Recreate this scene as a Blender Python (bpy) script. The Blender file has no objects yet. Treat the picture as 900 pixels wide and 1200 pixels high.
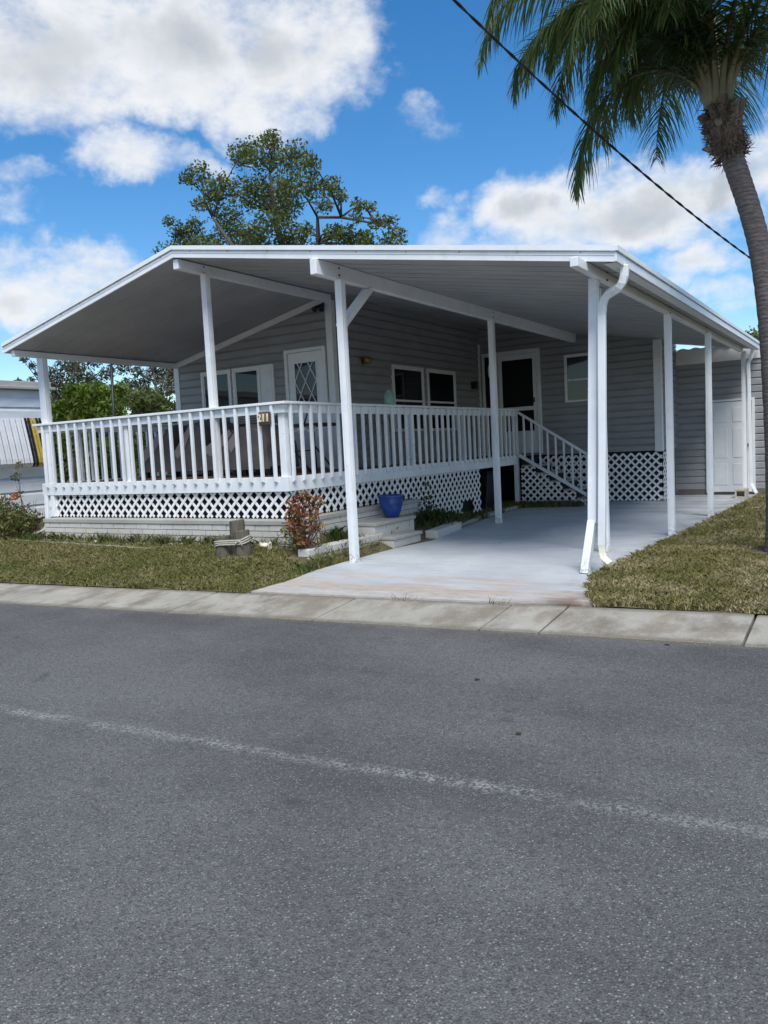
import bpy, bmesh, math, random
import numpy as np
from mathutils import Vector, Matrix
R = math.radians
sc = bpy.context.scene
COL = sc.collection
random.seed(7)
rng = np.random.default_rng(11)

# ------------------------------------------------------------------ materials
def new_mat(name):
    m = bpy.data.materials.new(name); m.use_nodes = True
    nt = m.node_tree
    for n in list(nt.nodes): nt.nodes.remove(n)
    out = nt.nodes.new('ShaderNodeOutputMaterial')
    b = nt.nodes.new('ShaderNodeBsdfPrincipled')
    nt.links.new(b.outputs[0], out.inputs[0])
    return m, nt, b
class NT:
    """small wrapper for building node graphs"""
    def __init__(s, nt): s.nt = nt
    def _in(s, sock, v):
        if v is None: return
        if isinstance(v, bpy.types.NodeSocket): s.nt.links.new(v, sock)
        else: sock.default_value = v
    def math(s, op, a, b=None, c=None, clamp=False):
        n = s.nt.nodes.new('ShaderNodeMath'); n.operation = op; n.use_clamp = clamp
        for i, v in enumerate((a, b, c)): s._in(n.inputs[i], v)
        return n.outputs[0]
    def vmath(s, op, a, b=None, c=None, out=0):
        n = s.nt.nodes.new('ShaderNodeVectorMath'); n.operation = op
        for i, v in enumerate((a, b, c)): s._in(n.inputs[i], v)
        return n.outputs['Value'] if op in ('DOT_PRODUCT', 'LENGTH') else n.outputs[0]
    def noise(s, vec, scale, detail=4, rough=.55, dist=0.):
        n = s.nt.nodes.new('ShaderNodeTexNoise'); s._in(n.inputs['Vector'], vec)
        n.inputs['Scale'].default_value = scale; n.inputs['Detail'].default_value = detail
        n.inputs['Roughness'].default_value = rough; n.inputs['Distortion'].default_value = dist
        return n.outputs[0]
    def voro(s, vec, scale, col=False):
        n = s.nt.nodes.new('ShaderNodeTexVoronoi'); s._in(n.inputs['Vector'], vec)
        n.inputs['Scale'].default_value = scale
        return n.outputs['Color'] if col else n.outputs['Distance']
    def mix(s, f, a, b, mode='MIX'):
        n = s.nt.nodes.new('ShaderNodeMix'); n.data_type = 'RGBA'; n.blend_type = mode
        s._in(n.inputs[0], f)
        for k, v in ((6, a), (7, b)):
            if isinstance(v, (tuple, list)) and len(v) == 3: v = (*v, 1)
            s._in(n.inputs[k], v)
        return n.outputs[2]
    def ramp(s, x, lo, hi, a=0., b=1.):
        n = s.nt.nodes.new('ShaderNodeMapRange'); n.interpolation_type = 'SMOOTHSTEP'
        s._in(n.inputs[0], x)
        for i, v in enumerate((lo, hi, a, b)): n.inputs[i+1].default_value = v
        return n.outputs[0]
    def pos(s):
        return s.nt.nodes.new('ShaderNodeNewGeometry').outputs['Position']
    def objc(s):
        return s.nt.nodes.new('ShaderNodeTexCoord').outputs['Object']
    def rnd(s):
        return s.nt.nodes.new('ShaderNodeNewGeometry').outputs['Random Per Island']
    def sep(s, v):
        n = s.nt.nodes.new('ShaderNodeSeparateXYZ'); s._in(n.inputs[0], v); return n.outputs
    def comb(s, x=0., y=0., z=0.):
        n = s.nt.nodes.new('ShaderNodeCombineXYZ')
        for i, v in enumerate((x, y, z)): s._in(n.inputs[i], v)
        return n.outputs[0]
    def scale(s, v, sx, sy, sz): return s.vmath('MULTIPLY', v, (sx, sy, sz))
    def bump(s, h, strength=.3, dist=.01, prev=None):
        n = s.nt.nodes.new('ShaderNodeBump'); s._in(n.inputs['Height'], h)
        n.inputs['Strength'].default_value = strength; n.inputs['Distance'].default_value = dist
        if prev is not None: s._in(n.inputs['Normal'], prev)
        return n.outputs[0]

def simple(name, col, rough=.6, var=.12, scale=6., spec=.4, metallic=0., bump=0., bscale=60, dirt=None, dirt_amt=.0):
    """plain surface with soft blotches, fine grain and optional dirt"""
    m, nt, b = new_mat(name); g = NT(nt); p = g.pos()
    n = g.noise(p, scale, 5, .6)
    c = g.mix(g.ramp(n, .3, .7), tuple(x*(1-var) for x in col), tuple(min(1, x*(1+var)) for x in col))
    if dirt:
        d = g.ramp(g.noise(p, scale*2.3, 6, .65), .52, .72, 0, dirt_amt)
        c = g.mix(d, c, dirt)
    if name == 'white_metal':
        zz = g.sep(p)[2]; sp_ = g.math('MULTIPLY', g.ramp(zz, .22, .0), g.ramp(g.noise(p, 30, 5, .7), .42, .62, 0, .75)); c = g.mix(sp_, c, (.25, .21, .15))
    nt.links.new(c, b.inputs['Base Color'])
    nt.links.new(g.ramp(n, .2, .8, rough-.06, rough+.06), b.inputs['Roughness'])
    b.inputs['Metallic'].default_value = metallic
    b.inputs['Specular IOR Level'].default_value = spec
    if bump: nt.links.new(g.bump(g.noise(p, bscale, 4), bump, .004), b.inputs['Normal'])
    return m

M = {}
M['white_metal'] = simple('white_metal', (.78, .80, .82), .42, .04, 3, dirt=(.5, .49, .45), dirt_amt=.25)
M['soffit'] = None
M['trim'] = simple('trim', (.72, .73, .73), .5, .05, 4, dirt=(.5, .5, .47), dirt_amt=.2)
M['door_white'] = simple('door_white', (.74, .75, .76), .45, .05, 3)
M['lattice'] = simple('lattice', (.8, .8, .8), .45, .05, 9, dirt=(.45, .43, .36), dirt_amt=.3)
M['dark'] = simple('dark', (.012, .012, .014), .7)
M['black_metal'] = simple('black_metal', (.015, .015, .017), .45, .2)
M['chrome'] = simple('chrome', (.7, .7, .7), .25, .05, metallic=1.)
M['brass'] = simple('brass', (.30, .21, .10), .4, .3, 30, metallic=.7)
M['rope'] = simple('rope', (.42, .39, .33), .9, .3, 80, bump=.6, bscale=300)
M['blue_glaze'] = simple('blue_glaze', (.010, .048, .22), .16, .3, 8, spec=.6)
M['soil'] = simple('soil', (.06, .05, .035), .95, .4, 9, bump=.8, bscale=40)
M['tarp'] = simple('tarp', (.115, .106, .104), .75, .2, 5, bump=.4, bscale=14)
M['tarp_lit_cushion'] = simple('tarp_lit_cushion', (.30, .265, .25), .75, .12, 6, bump=.3, bscale=14)  # lit tone painted on the cover slopes, also the cushions' own colour
M['deck_wood'] = simple('deck_wood', (.16, .075, .05), .7, .35, 7, bump=.3, bscale=30)
M['yellow'] = simple('yellow', (.52, .36, .04), .6, .15, 12)
M['cable'] = simple('cable', (.012, .012, .014), .6)
M['green_glass'] = simple('green_glass', (.25, .42, .36), .2, .2, 10)
M['sign_cream'] = simple('sign_cream', (.75, .71, .58), .6, .1, 20)
M['sign_dark'] = simple('sign_dark', (.07, .045, .03), .5, .4, 30)
M['cinder'] = simple('cinder', (.42, .38, .32), .9, .15, 25, bump=.8, bscale=120)
M['rock'] = simple('rock', (.55, .52, .46), .9, .2, 30, bump=.5, bscale=50)
M['leaf_litter'] = simple('leaf_litter', (.04, .026, .018), .9, .4, 30)

def mat_paint_wood():
    m, nt, b = new_mat('painted_wood'); g = NT(nt); p = g.pos()
    n = g.noise(p, 3, 4)
    c = g.mix(g.ramp(n, .3, .7), (.70, .74, .77), (.80, .82, .84))
    # flaked paint: small patches, streaked along the boards
    q = g.scale(p, 1, 1, 2.2)
    pe = g.math('MULTIPLY', g.ramp(g.noise(q, 14, 6, .7), .60, .66), g.ramp(g.noise(p, 1.3, 2), .50, .64))
    c = g.mix(g.math('MULTIPLY', pe, .8), c, (.22, .19, .16))
    gr = g.ramp(g.noise(g.scale(p, 1, 1, .35), 9, 5, .65), .5, .8, 0, .28)
    c = g.mix(gr, c, (.42, .44, .40))
    nt.links.new(c, b.inputs['Base Color']); b.inputs['Roughness'].default_value = .55
    nt.links.new(g.bump(g.noise(p, 70, 4), .15, .004), b.inputs['Normal'])
    return m
M['painted_wood'] = mat_paint_wood()

def mat_siding(name, col):
    m, nt, b = new_mat(name); g = NT(nt); p = g.pos()
    n = g.noise(g.scale(p, 1, 1, 4), 2.2, 4)
    c = g.mix(g.ramp(n, .3, .7), tuple(x*.9 for x in col), tuple(x*1.08 for x in col))
    d = g.ramp(g.noise(g.scale(p, 3, 3, .7), 3, 6, .7), .5, .85, 0, .3)
    c = g.mix(d, c, tuple(x*.62 for x in col))
    nt.links.new(c, b.inputs['Base Color']); b.inputs['Roughness'].default_value = .55
    b.inputs['Specular IOR Level'].default_value = .35
    nt.links.new(g.bump(g.noise(g.scale(p, 3, 3, 40), 6, 3), .12, .003), b.inputs['Normal'])
    return m
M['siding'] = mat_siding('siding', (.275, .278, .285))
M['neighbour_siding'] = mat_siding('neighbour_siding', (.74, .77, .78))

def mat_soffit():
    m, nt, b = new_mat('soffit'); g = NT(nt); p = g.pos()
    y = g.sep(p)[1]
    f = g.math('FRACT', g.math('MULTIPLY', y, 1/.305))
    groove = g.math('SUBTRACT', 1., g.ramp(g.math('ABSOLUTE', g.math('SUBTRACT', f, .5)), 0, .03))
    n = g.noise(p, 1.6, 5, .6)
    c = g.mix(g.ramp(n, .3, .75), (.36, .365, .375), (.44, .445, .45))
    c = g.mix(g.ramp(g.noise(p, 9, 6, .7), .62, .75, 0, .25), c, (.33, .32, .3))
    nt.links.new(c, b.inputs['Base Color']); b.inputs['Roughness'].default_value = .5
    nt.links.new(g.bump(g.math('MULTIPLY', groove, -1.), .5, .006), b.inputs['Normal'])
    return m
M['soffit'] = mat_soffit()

def mat_asphalt():
    m, nt, b = new_mat('asphalt'); g = NT(nt); p = g.pos()
    big = g.noise(p, .55, 5, .6); mid = g.noise(p, 5, 5, .65)
    c = g.mix(g.ramp(g.math('ADD', g.math('MULTIPLY', big, .6), g.math('MULTIPLY', g.noise(g.scale(p, .5, 1.3, 1), .9, 4, .55), .4)), .36, .62), (.096, .093, .089), (.164, .159, .152))
    c = g.mix(g.ramp(mid, .35, .75, 0, .35), c, (.16, .157, .153))
    vc = g.sep(g.voro(p, 120, True))[0]; vd = g.voro(p, 120)
    stone = g.math('MULTIPLY', g.ramp(vc, .62, .98), g.ramp(vd, .55, .2))
    c = g.mix(g.math('MULTIPLY', stone, .8), c, (.40, .395, .385))
    vp = g.sep(g.voro(g.vmath('ADD', p, (1.3, 2.9, 0)), 85, True))[0]
    c = g.mix(g.ramp(vp, .6, .97, 0, .45), c, (.045, .044, .043))
    vc2 = g.sep(g.voro(p, 260, True))[1]
    c = g.mix(g.ramp(vc2, .5, .9, 0, .62), c, (.035, .034, .034))
    vc3 = g.sep(g.voro(g.vmath('ADD', p, (3.1, 1.7, 0)), 62, True))[2]; vd3 = g.voro(g.vmath('ADD', p, (3.1, 1.7, 0)), 62)
    c = g.mix(g.math('MULTIPLY', g.ramp(vc3, .90, .98), g.ramp(vd3, .34, .2)), c, (.46, .45, .43))
    x, y, z = g.sep(p)
    # old worn centre line, a faint chalky seam running with the street
    wob = g.math('MULTIPLY', g.math('SUBTRACT', g.noise(p, .9, 3), .5), .10)
    yl = g.math('ADD', g.math('MULTIPLY_ADD', x, .075, 2.865), wob)
    d = g.math('ABSOLUTE', g.math('SUBTRACT', y, yl))
    line = g.math('MULTIPLY', g.ramp(d, .075, .008), g.math('MULTIPLY', g.ramp(g.noise(p, 9, 4, .6), .34, .6, .25, 1), g.ramp(g.sep(g.voro(p, 95, True))[1], .30, .75)))
    line = g.math('MULTIPLY', line, g.ramp(g.noise(p, 1.1, 3), .3, .6, .35, .95))
    c = g.mix(g.math('MULTIPLY', line, .66), c, (.42, .41, .39))
    # damp dark band at the gutter and oil stains
    gut = g.math('SUBTRACT', g.math('MULTIPLY_ADD', x, .107, 5.42), y)
    band = g.math('MULTIPLY', g.ramp(gut, .75, .05), g.ramp(g.noise(p, .8, 4), .42, .62, 0, .75))
    c = g.mix(g.math('MULTIPLY', band, .55), c, (.045, .042, .04))
    edge = g.math('MULTIPLY', g.ramp(gut, .12, .0), g.ramp(g.noise(p, 6, 4), .4, .6, .1, .5))
    c = g.mix(edge, c, (.19, .17, .14))
    oil = g.ramp(g.noise(g.scale(p, 1, 1.6, 1), 2.3, 3, .5, .4), .66, .73, 0, .45)
    c = g.mix(oil, c, (.05, .05, .052))
    nt.links.new(c, b.inputs['Base Color']); b.inputs['Roughness'].default_value = .82
    b.inputs['Specular IOR Level'].default_value = .35
    h = g.math('ADD', g.math('MULTIPLY', vd, .6), g.math('MULTIPLY', g.voro(p, 260), .3))
    nt.links.new(g.bump(h, .75, .007), b.inputs['Normal'])
    return m
M['asphalt'] = mat_asphalt()

def mat_concrete(name, a, c2, kind='plain'):
    m, nt, b = new_mat(name); g = NT(nt); p = g.pos()
    n = g.noise(p, 1.4, 6, .62); n2 = g.noise(p, 9, 6, .7); fine = g.noise(p, 120, 4, .7)
    c = g.mix(g.ramp(n, .3, .7), a, c2)
    c = g.mix(g.ramp(n2, .5, .75, 0, .35), c, tuple(x*.6 for x in a))
    c = g.mix(g.ramp(fine, .35, .75, 0, .3), c, tuple(x*.7 for x in a))
    if kind == 'drive':
        x, y, z = g.sep(p)
        nn = g.math('MULTIPLY_ADD', g.noise(g.scale(p, .5, 1.6, 1), 2.2, 5, .6), 1.9, -.85)
        front = g.ramp(g.math('ADD', y, nn), 7.3, 5.95)
        rust = g.math('MULTIPLY', front, g.ramp(g.noise(g.scale(p, 1, 2.2, 1), 1.3, 5, .6), .36, .58))
        c = g.mix(g.math('MULTIPLY', rust, .75), c, (.45, .26, .14))
        bare = g.ramp(g.math('ADD', y, nn), 6.9, 5.7, 0, .85)
        c = g.mix(bare, c, g.mix(g.ramp(n2, .4, .6), (.40, .36, .31), (.52, .47, .40)))
        corner = g.math('MULTIPLY', g.ramp(g.math('ADD', y, g.math('MULTIPLY', x, -.8)), 8.1, 7.5), g.ramp(g.noise(p, 4, 4), .35, .6))
        c = g.mix(corner, c, (.17, .085, .05))
        stk = g.ramp(g.noise(g.scale(p, .35, 3.4, 1), 3.1, 6, .7), .42, .72, 0, .55)
        c = g.mix(stk, c, (.60, .61, .60))
        edg = g.math('MULTIPLY', g.ramp(g.math('MULTIPLY_ADD', y, .015, x), -2.35, -2.0), g.ramp(g.noise(g.scale(p, .8, 2.6, 1), 3, 5, .65), .44, .6, 0, .75))
        c = g.mix(edg, c, (.20, .19, .17))
        st = g.ramp(g.noise(g.scale(p, .55, 3.4, 1), 2.6, 6, .72), .575, .68, 0, .6)
        c = g.mix(st, c, (.22, .23, .24))
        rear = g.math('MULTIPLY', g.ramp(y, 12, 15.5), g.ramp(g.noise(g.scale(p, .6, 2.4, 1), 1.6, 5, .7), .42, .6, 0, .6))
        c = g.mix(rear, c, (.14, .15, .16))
    if kind == 'gutter':
        x, y, z = g.sep(p)
        fr_ = g.math('SUBTRACT', y, g.math('MULTIPLY_ADD', x, .107, 5.40)); bk_ = g.math('SUBTRACT', g.math('MULTIPLY_ADD', x, .107, 6.06), y)
        ed_ = g.math('MINIMUM', g.math('ADD', fr_, .01), bk_)
        gm = g.math('MULTIPLY', g.ramp(g.math('MULTIPLY_ADD', g.math('SUBTRACT', g.noise(p, 7, 5, .7), .5), .12, ed_), .10, .0), .75)
        c = g.mix(gm, c, (.10, .085, .06))
        blotch = g.ramp(g.noise(g.scale(p, 1.6, .9, 1), 1.3, 6, .68), .46, .64, 0, .7)
        c = g.mix(blotch, c, (.19, .15, .105))
        e = g.ramp(g.noise(g.scale(p, 1, .6, 1), 2.6, 7, .72), .47, .68, 0, .8)
        c = g.mix(e, c, (.17, .145, .11))
        sp = g.ramp(g.voro(p, 90), .32, .12, 0, .6)
        c = g.mix(sp, c, (.46, .44, .4))
    nt.links.new(c, b.inputs['Base Color']); b.inputs['Roughness'].default_value = .8 if kind != 'drive' else .6
    nt.links.new(g.bump(g.math('ADD', fine, g.math('MULTIPLY', n2, .5)), .35, .004), b.inputs['Normal'])
    return m
M['gutter'] = mat_concrete('gutter', (.33, .31, .255), (.43, .40, .335), 'gutter')
M['driveway'] = mat_concrete('driveway', (.45, .485, .51), (.57, .60, .615), 'drive')
M['concrete'] = mat_concrete('concrete', (.34, .33, .30), (.44, .43, .39))
M['white_brick'] = mat_concrete('white_brick', (.52, .50, .45), (.64, .62, .57))
M['mortar'] = simple('mortar', (.14, .13, .11), .95)

def mat_glass():
    m, nt, b = new_mat('window_glass'); g = NT(nt); p = g.pos()
    c = g.mix(g.ramp(g.noise(p, 1.5, 2), .4, .6), (.006, .008, .011), (.014, .017, .022))
    nt.links.new(c, b.inputs['Base Color']); b.inputs['Roughness'].default_value = .03
    b.inputs['Specular IOR Level'].default_value = .5
    nt.links.new(g.bump(g.noise(p, 2.2, 1), .03, .02), b.inputs['Normal'])
    return m
M['glass'] = mat_glass()
M['screen'] = simple('screen', (.008, .008, .009), .6, .1, spec=.2)

def mat_leaf(name, cols, rough=.5, trans=.25, scale=1.2):
    m, nt, b = new_mat(name); g = NT(nt)
    r = g.rnd(); p = g.pos()
    c = g.mix(g.ramp(r, .0, .6), cols[0], cols[1])
    c = g.mix(g.ramp(r, .72, .98), c, cols[2])
    c = g.mix(g.ramp(g.noise(p, scale, 3), .35, .7, 0, .5), c, tuple(x*.6 for x in cols[0]))
    nt.links.new(c, b.inputs['Base Color']); b.inputs['Roughness'].default_value = rough
    b.inputs['Specular IOR Level'].default_value = .35
    tr = nt.nodes.new('ShaderNodeBsdfTranslucent'); nt.links.new(c, tr.inputs[0])
    mx = nt.nodes.new('ShaderNodeMixShader'); mx.inputs[0].default_value = trans
    nt.links.new(b.outputs[0], mx.inputs[1]); nt.links.new(tr.outputs[0], mx.inputs[2])
    out = [n for n in nt.nodes if n.type == 'OUTPUT_MATERIAL'][0]
    nt.links.new(mx.outputs[0], out.inputs[0])
    return m
M['oak_leaf'] = mat_leaf('oak_leaf', [(.075, .115, .024), (.145, .18, .045), (.26, .26, .09)], trans=.4)
M['dull_leaf'] = mat_leaf('dull_leaf', [(.075, .085, .045), (.12, .12, .07), (.17, .16, .1)])
M['bright_leaf'] = mat_leaf('bright_leaf', [(.07, .13, .012), (.15, .21, .025), (.26, .30, .05)], trans=.4)
M['shrub_leaf'] = mat_leaf('shrub_leaf', [(.08, .105, .02), (.15, .15, .04), (.24, .20, .06)], scale=5)
M['croton_leaf'] = mat_leaf('croton_leaf', [(.16, .055, .022), (.26, .10, .04), (.30, .26, .08)], scale=9, trans=.2)
M['clump_leaf'] = mat_leaf('clump_leaf', [(.035, .065, .012), (.08, .11, .025), (.15, .14, .05)], scale=8)
M['palm_leaf'] = mat_leaf('palm_leaf', [(.075, .13, .042), (.125, .185, .058), (.24, .25, .08)], rough=.4, trans=.5)
M['flower'] = mat_leaf('flower', [(.6, .22, .14), (.65, .28, .18), (.6, .3, .2)])
def mat_grass(name, cols, tan):
    m, nt, b = new_mat(name); g = NT(nt); r = g.rnd(); p = g.pos()
    c = g.mix(g.ramp(r, .1, .7), cols[0], cols[1])
    patch = g.ramp(g.noise(p, 1.7, 5, .62), .38, .66)
    dry = g.math('MULTIPLY', patch, g.ramp(r, .25, .6))
    c = g.mix(dry, c, tan)
    nt.links.new(c, b.inputs['Base Color']); b.inputs['Roughness'].default_value = .65
    b.inputs['Specular IOR Level'].default_value = .2
    return m
M['grass_left'] = mat_grass('grass_left', [(.125, .135, .036), (.21, .21, .068)], (.36, .30, .155))
M['grass_right'] = mat_grass('grass_right', [(.14, .14, .038), (.23, .21, .075)], (.52, .43, .26))
M['weed'] = mat_grass('weed', [(.05, .08, .015), (.10, .12, .03)], (.24, .20, .10))
M['lawn_soil'] = simple('lawn_soil', (.12, .10, .055), .95, .4, 6, bump=.6, bscale=60)
M['mulch'] = simple('mulch', (.13, .10, .07), .95, .45, 14, bump=.9, bscale=70)

def mat_bark(name, a, b2, ring=0.):
    m, nt, b = new_mat(name); g = NT(nt); p = g.pos()
    x, y, z = g.sep(p)
    n = g.noise(g.scale(p, 9, 9, 2 if not ring else 26), 1.6, 6, .7)
    c = g.mix(g.ramp(n, .3, .7), a, b2)
    h = n
    if ring:
        w = g.math('SINE', g.math('MULTIPLY', g.math('ADD', z, g.math('MULTIPLY', g.noise(p, 6, 3), .06)), 6.283/ring))
        c = g.mix(g.ramp(w, .55, 1., 0, .5), c, tuple(k*.45 for k in a))
        h = g.math('ADD', n, g.math('MULTIPLY', w, -.08))
    nt.links.new(c, b.inputs['Base Color']); b.inputs['Roughness'].default_value = .9
    nt.links.new(g.bump(h, .8, .02), b.inputs['Normal'])
    return m
M['bark'] = mat_bark('bark', (.05, .043, .036), (.10, .085, .07))
M['palm_bark'] = mat_bark('palm_bark', (.085, .072, .068), (.16, .14, .133), .045)
M['boot'] = mat_bark('boot', (.055, .038, .027), (.16, .12, .09))
M['boot_pale'] = mat_bark('boot_pale', (.10, .08, .062), (.27, .225, .18))
M['petiole'] = simple('petiole', (.17, .15, .085), .55, .25, 6)
M['piling_side'] = mat_bark('piling_side', (.07, .062, .048), (.15, .135, .10))
M['piling_top'] = simple('piling_top', (.10, .095, .075), .95, .35, 30, bump=.7, bscale=60)
M['twig'] = simple('twig', (.12, .085, .06), .9, .3, 20)

# ------------------------------------------------------------------ mesh builder
ORIGIN = {}
class MB:
    def __init__(s): s.v = []; s.f = []; s.mi = []; s.cur = 0
    def add(s, vs, fs):
        o = len(s.v); s.v.extend(tuple(p) for p in vs)
        s.f.extend(tuple(i+o for i in f) for f in fs); s.mi.extend([s.cur]*len(fs)); return s
    def box(s, x0, x1, y0, y1, z0, z1):
        return s.add([(x0,y0,z0),(x1,y0,z0),(x1,y1,z0),(x0,y1,z0),(x0,y0,z1),(x1,y0,z1),(x1,y1,z1),(x0,y1,z1)],
            [(0,3,2,1),(4,5,6,7),(0,1,5,4),(1,2,6,5),(2,3,7,6),(3,0,4,7)])
    def bar(s, p, q, w, h, up=(0,0,1)):
        p = Vector(p); q = Vector(q); d = (q-p).normalized(); u = Vector(up)
        a = d.cross(u)
        if a.length < 1e-5: a = d.cross(Vector((1,0,0)))
        a.normalize(); b = a.cross(d).normalized(); a *= w/2; b *= h/2
        vs = [p-a-b, p+a-b, p+a+b, p-a+b, q-a-b, q+a-b, q+a+b, q-a+b]
        return s.add(vs, [(0,3,2,1)[::-1],(4,5,6,7)[::-1],(0,1,5,4)[::-1],(1,2,6,5)[::-1],(2,3,7,6)[::-1],(3,0,4,7)[::-1]])
    def tube(s, pts, rad, n=8, caps=True):
        pts = [Vector(p) for p in pts]
        if not hasattr(rad, '__len__'): rad = [rad]*len(pts)
        o = len(s.v); prev = None; vs = []; fs = []
        for i, p in enumerate(pts):
            d = (pts[min(i+1, len(pts)-1)]-pts[max(i-1, 0)]).normalized()
            if prev is None:
                a = d.cross(Vector((0,0,1)))
                if a.length < 1e-3: a = Vector((1,0,0))
            else: a = prev - d*prev.dot(d)
            a.normalize(); prev = a; b = d.cross(a)
            for k in range(n):
                t = 2*math.pi*k/n; vs.append(p+(a*math.cos(t)+b*math.sin(t))*rad[i])
        for i in range(len(pts)-1):
            for k in range(n):
                k2 = (k+1) % n
                fs.append((i*n+k, i*n+k2, (i+1)*n+k2, (i+1)*n+k))
        if caps:
            fs.append(tuple(range(n-1, -1, -1))); fs.append(tuple((len(pts)-1)*n+k for k in range(n)))
        return s.add(vs, fs)
    def lathe(s, prof, c, n=24):
        vs = []; fs = []
        for r, z in prof:
            for k in range(n):
                t = 2*math.pi*k/n; vs.append((c[0]+r*math.cos(t), c[1]+r*math.sin(t), c[2]+z))
        for i in range(len(prof)-1):
            for k in range(n):
                k2 = (k+1) % n; fs.append((i*n+k, i*n+k2, (i+1)*n+k2, (i+1)*n+k))
        return s.add(vs, fs)
    def prism(s, poly, axis, a0, a1):
        """poly in the plane across axis; axis 'x': (y,z) 'y': (x,z) 'z': (x,y)"""
        def P(u, v, w):
            return {'x': (w, u, v), 'y': (u, w, v), 'z': (u, v, w)}[axis]
        n = len(poly)
        vs = [P(u, v, a0) for u, v in poly]+[P(u, v, a1) for u, v in poly]
        fs = [tuple(range(n-1, -1, -1)), tuple(range(n, 2*n))]+[(i, (i+1) % n, n+(i+1) % n, n+i) for i in range(n)]
        return s.add(vs, fs)
    def build(s, name, mats, parent=None, smooth=False, bevel=0., loc=None, fixn=True):
        me = bpy.data.meshes.new(name)
        base = Vector(loc) if loc else (ORIGIN[parent.name] if parent else Vector((0,0,0)))
        me.from_pydata([tuple(Vector(p)-base) for p in s.v], [], s.f)
        if not isinstance(mats, (list, tuple)): mats = [mats]
        for m in mats: me.materials.append(M[m])
        if len(mats) > 1: me.polygons.foreach_set('material_index', s.mi)
        if fixn or bevel:
            bm = bmesh.new(); bm.from_mesh(me)
            bmesh.ops.recalc_face_normals(bm, faces=bm.faces)
            if bevel: bmesh.ops.bevel(bm, geom=bm.edges[:], offset=bevel, segments=1, affect='EDGES', clamp_overlap=True)
            bm.to_mesh(me); bm.free()
        if smooth: me.polygons.foreach_set('use_smooth', [True]*len(me.polygons))
        me.update()
        o = bpy.data.objects.new(name, me); COL.objects.link(o)
        if parent:
            o.parent = parent; o.location = base-ORIGIN[parent.name]
        else: o.location = base
        ORIGIN[o.name] = base
        return o
def tag(o, label, cat, group=None, kind=None):
    if label: o['label'] = label
    if cat: o['category'] = cat
    if group: o['group'] = group
    if kind: o['kind'] = kind
    return o
def thing(name, loc, label, cat, group=None):
    o = bpy.data.objects.new(name, None); COL.objects.link(o); o.location = loc; o.empty_display_size = .2
    ORIGIN[o.name] = Vector(loc)
    return tag(o, label, cat, group)
def structure(mb, name, mat, **k):
    o = mb.build(name, mat, **k); o['kind'] = 'structure'; return o
def place(o, loc, parent):
    """another copy of a part at a world position"""
    c = o.copy(); COL.objects.link(c); c.parent = parent
    c.location = Vector(loc)-ORIGIN[parent.name]; ORIGIN[c.name] = Vector(loc)
    return c
def mesh_np(name, V, F, mats, parent=None, mi=None):
    """fast path for very many faces (V n*3 array, F m*k array), world coordinates"""
    base = np.array(ORIGIN[parent.name]) if parent else np.zeros(3)
    me = bpy.data.meshes.new(name)
    k = F.shape[1]
    me.vertices.add(len(V)); me.vertices.foreach_set('co', (V-base).astype(np.float32).ravel())
    me.loops.add(F.size); me.loops.foreach_set('vertex_index', F.astype(np.int32).ravel())
    me.polygons.add(len(F)); me.polygons.foreach_set('loop_start', np.arange(0, F.size, k, dtype=np.int32))
    if not isinstance(mats, (list, tuple)): mats = [mats]
    for m in mats: me.materials.append(M[m])
    if mi is not None: me.polygons.foreach_set('material_index', mi.astype(np.int32))
    me.update(calc_edges=True); me.validate()
    o = bpy.data.objects.new(name, me); COL.objects.link(o)
    if parent: o.parent = parent
    ORIGIN[o.name] = Vector(base)
    return o

# ------------------------------------------------------------------ ground, road, drive
def sm(t): t = max(0., min(1., t)); return t*t*(3-2*t)
def kerb_front(x): return 5.40+.107*x
def kerb_back(x): return 6.06+.107*x if x < 4 else 6.06+.107*x
ROAD_Z = -.07
mb = MB(); mb.add([(-400,-400,-.16),(400,-400,-.16),(400,400,-.16),(-400,400,-.16)], [(0,1,2,3)])
structure(mb, 'ground', 'lawn_soil', fixn=False)
mb = MB(); mb.add([(-120,kerb_front(-120)-9,ROAD_Z),(120,kerb_front(120)-9,ROAD_Z),(120,kerb_front(120)+.02,ROAD_Z),(-120,kerb_front(-120)+.02,ROAD_Z)], [(0,1,2,3)])
structure(mb, 'road', 'asphalt', fixn=False)
# concrete gutter pan, slab by slab with open joints
mb = MB()
joints = [-60,-45,-32,-22,-16,-12.4,-9.9,-8.2,-7.05,-6.2,-5.36,-5.02,-3.86,-2.46,-2.02,-.72,.9,2.6,4.3,6.5,9,14,20,30,60]
for a, b in zip(joints[:-1], joints[1:]):
    a += .008; b -= .008
    sk = .14*random.uniform(-1, 1) if a > -9 and b < 0 else 0
    dz = random.uniform(-.006, .006)
    mb.add([(a,kerb_front(a),ROAD_Z+.012+dz),(b,kerb_front(b),ROAD_Z+.012+dz),(b,kerb_back(b),.0+dz),(a,kerb_back(a),.0+dz),
            (a,kerb_front(a),-.2),(b,kerb_front(b),-.2),(b,kerb_back(b),-.2),(a,kerb_back(a),-.2)],
           [(0,1,2,3),(0,4,5,1),(1,5,6,2),(2,6,7,3),(3,7,4,0)])
structure(mb, 'gutter', 'gutter', bevel=.006)
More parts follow.
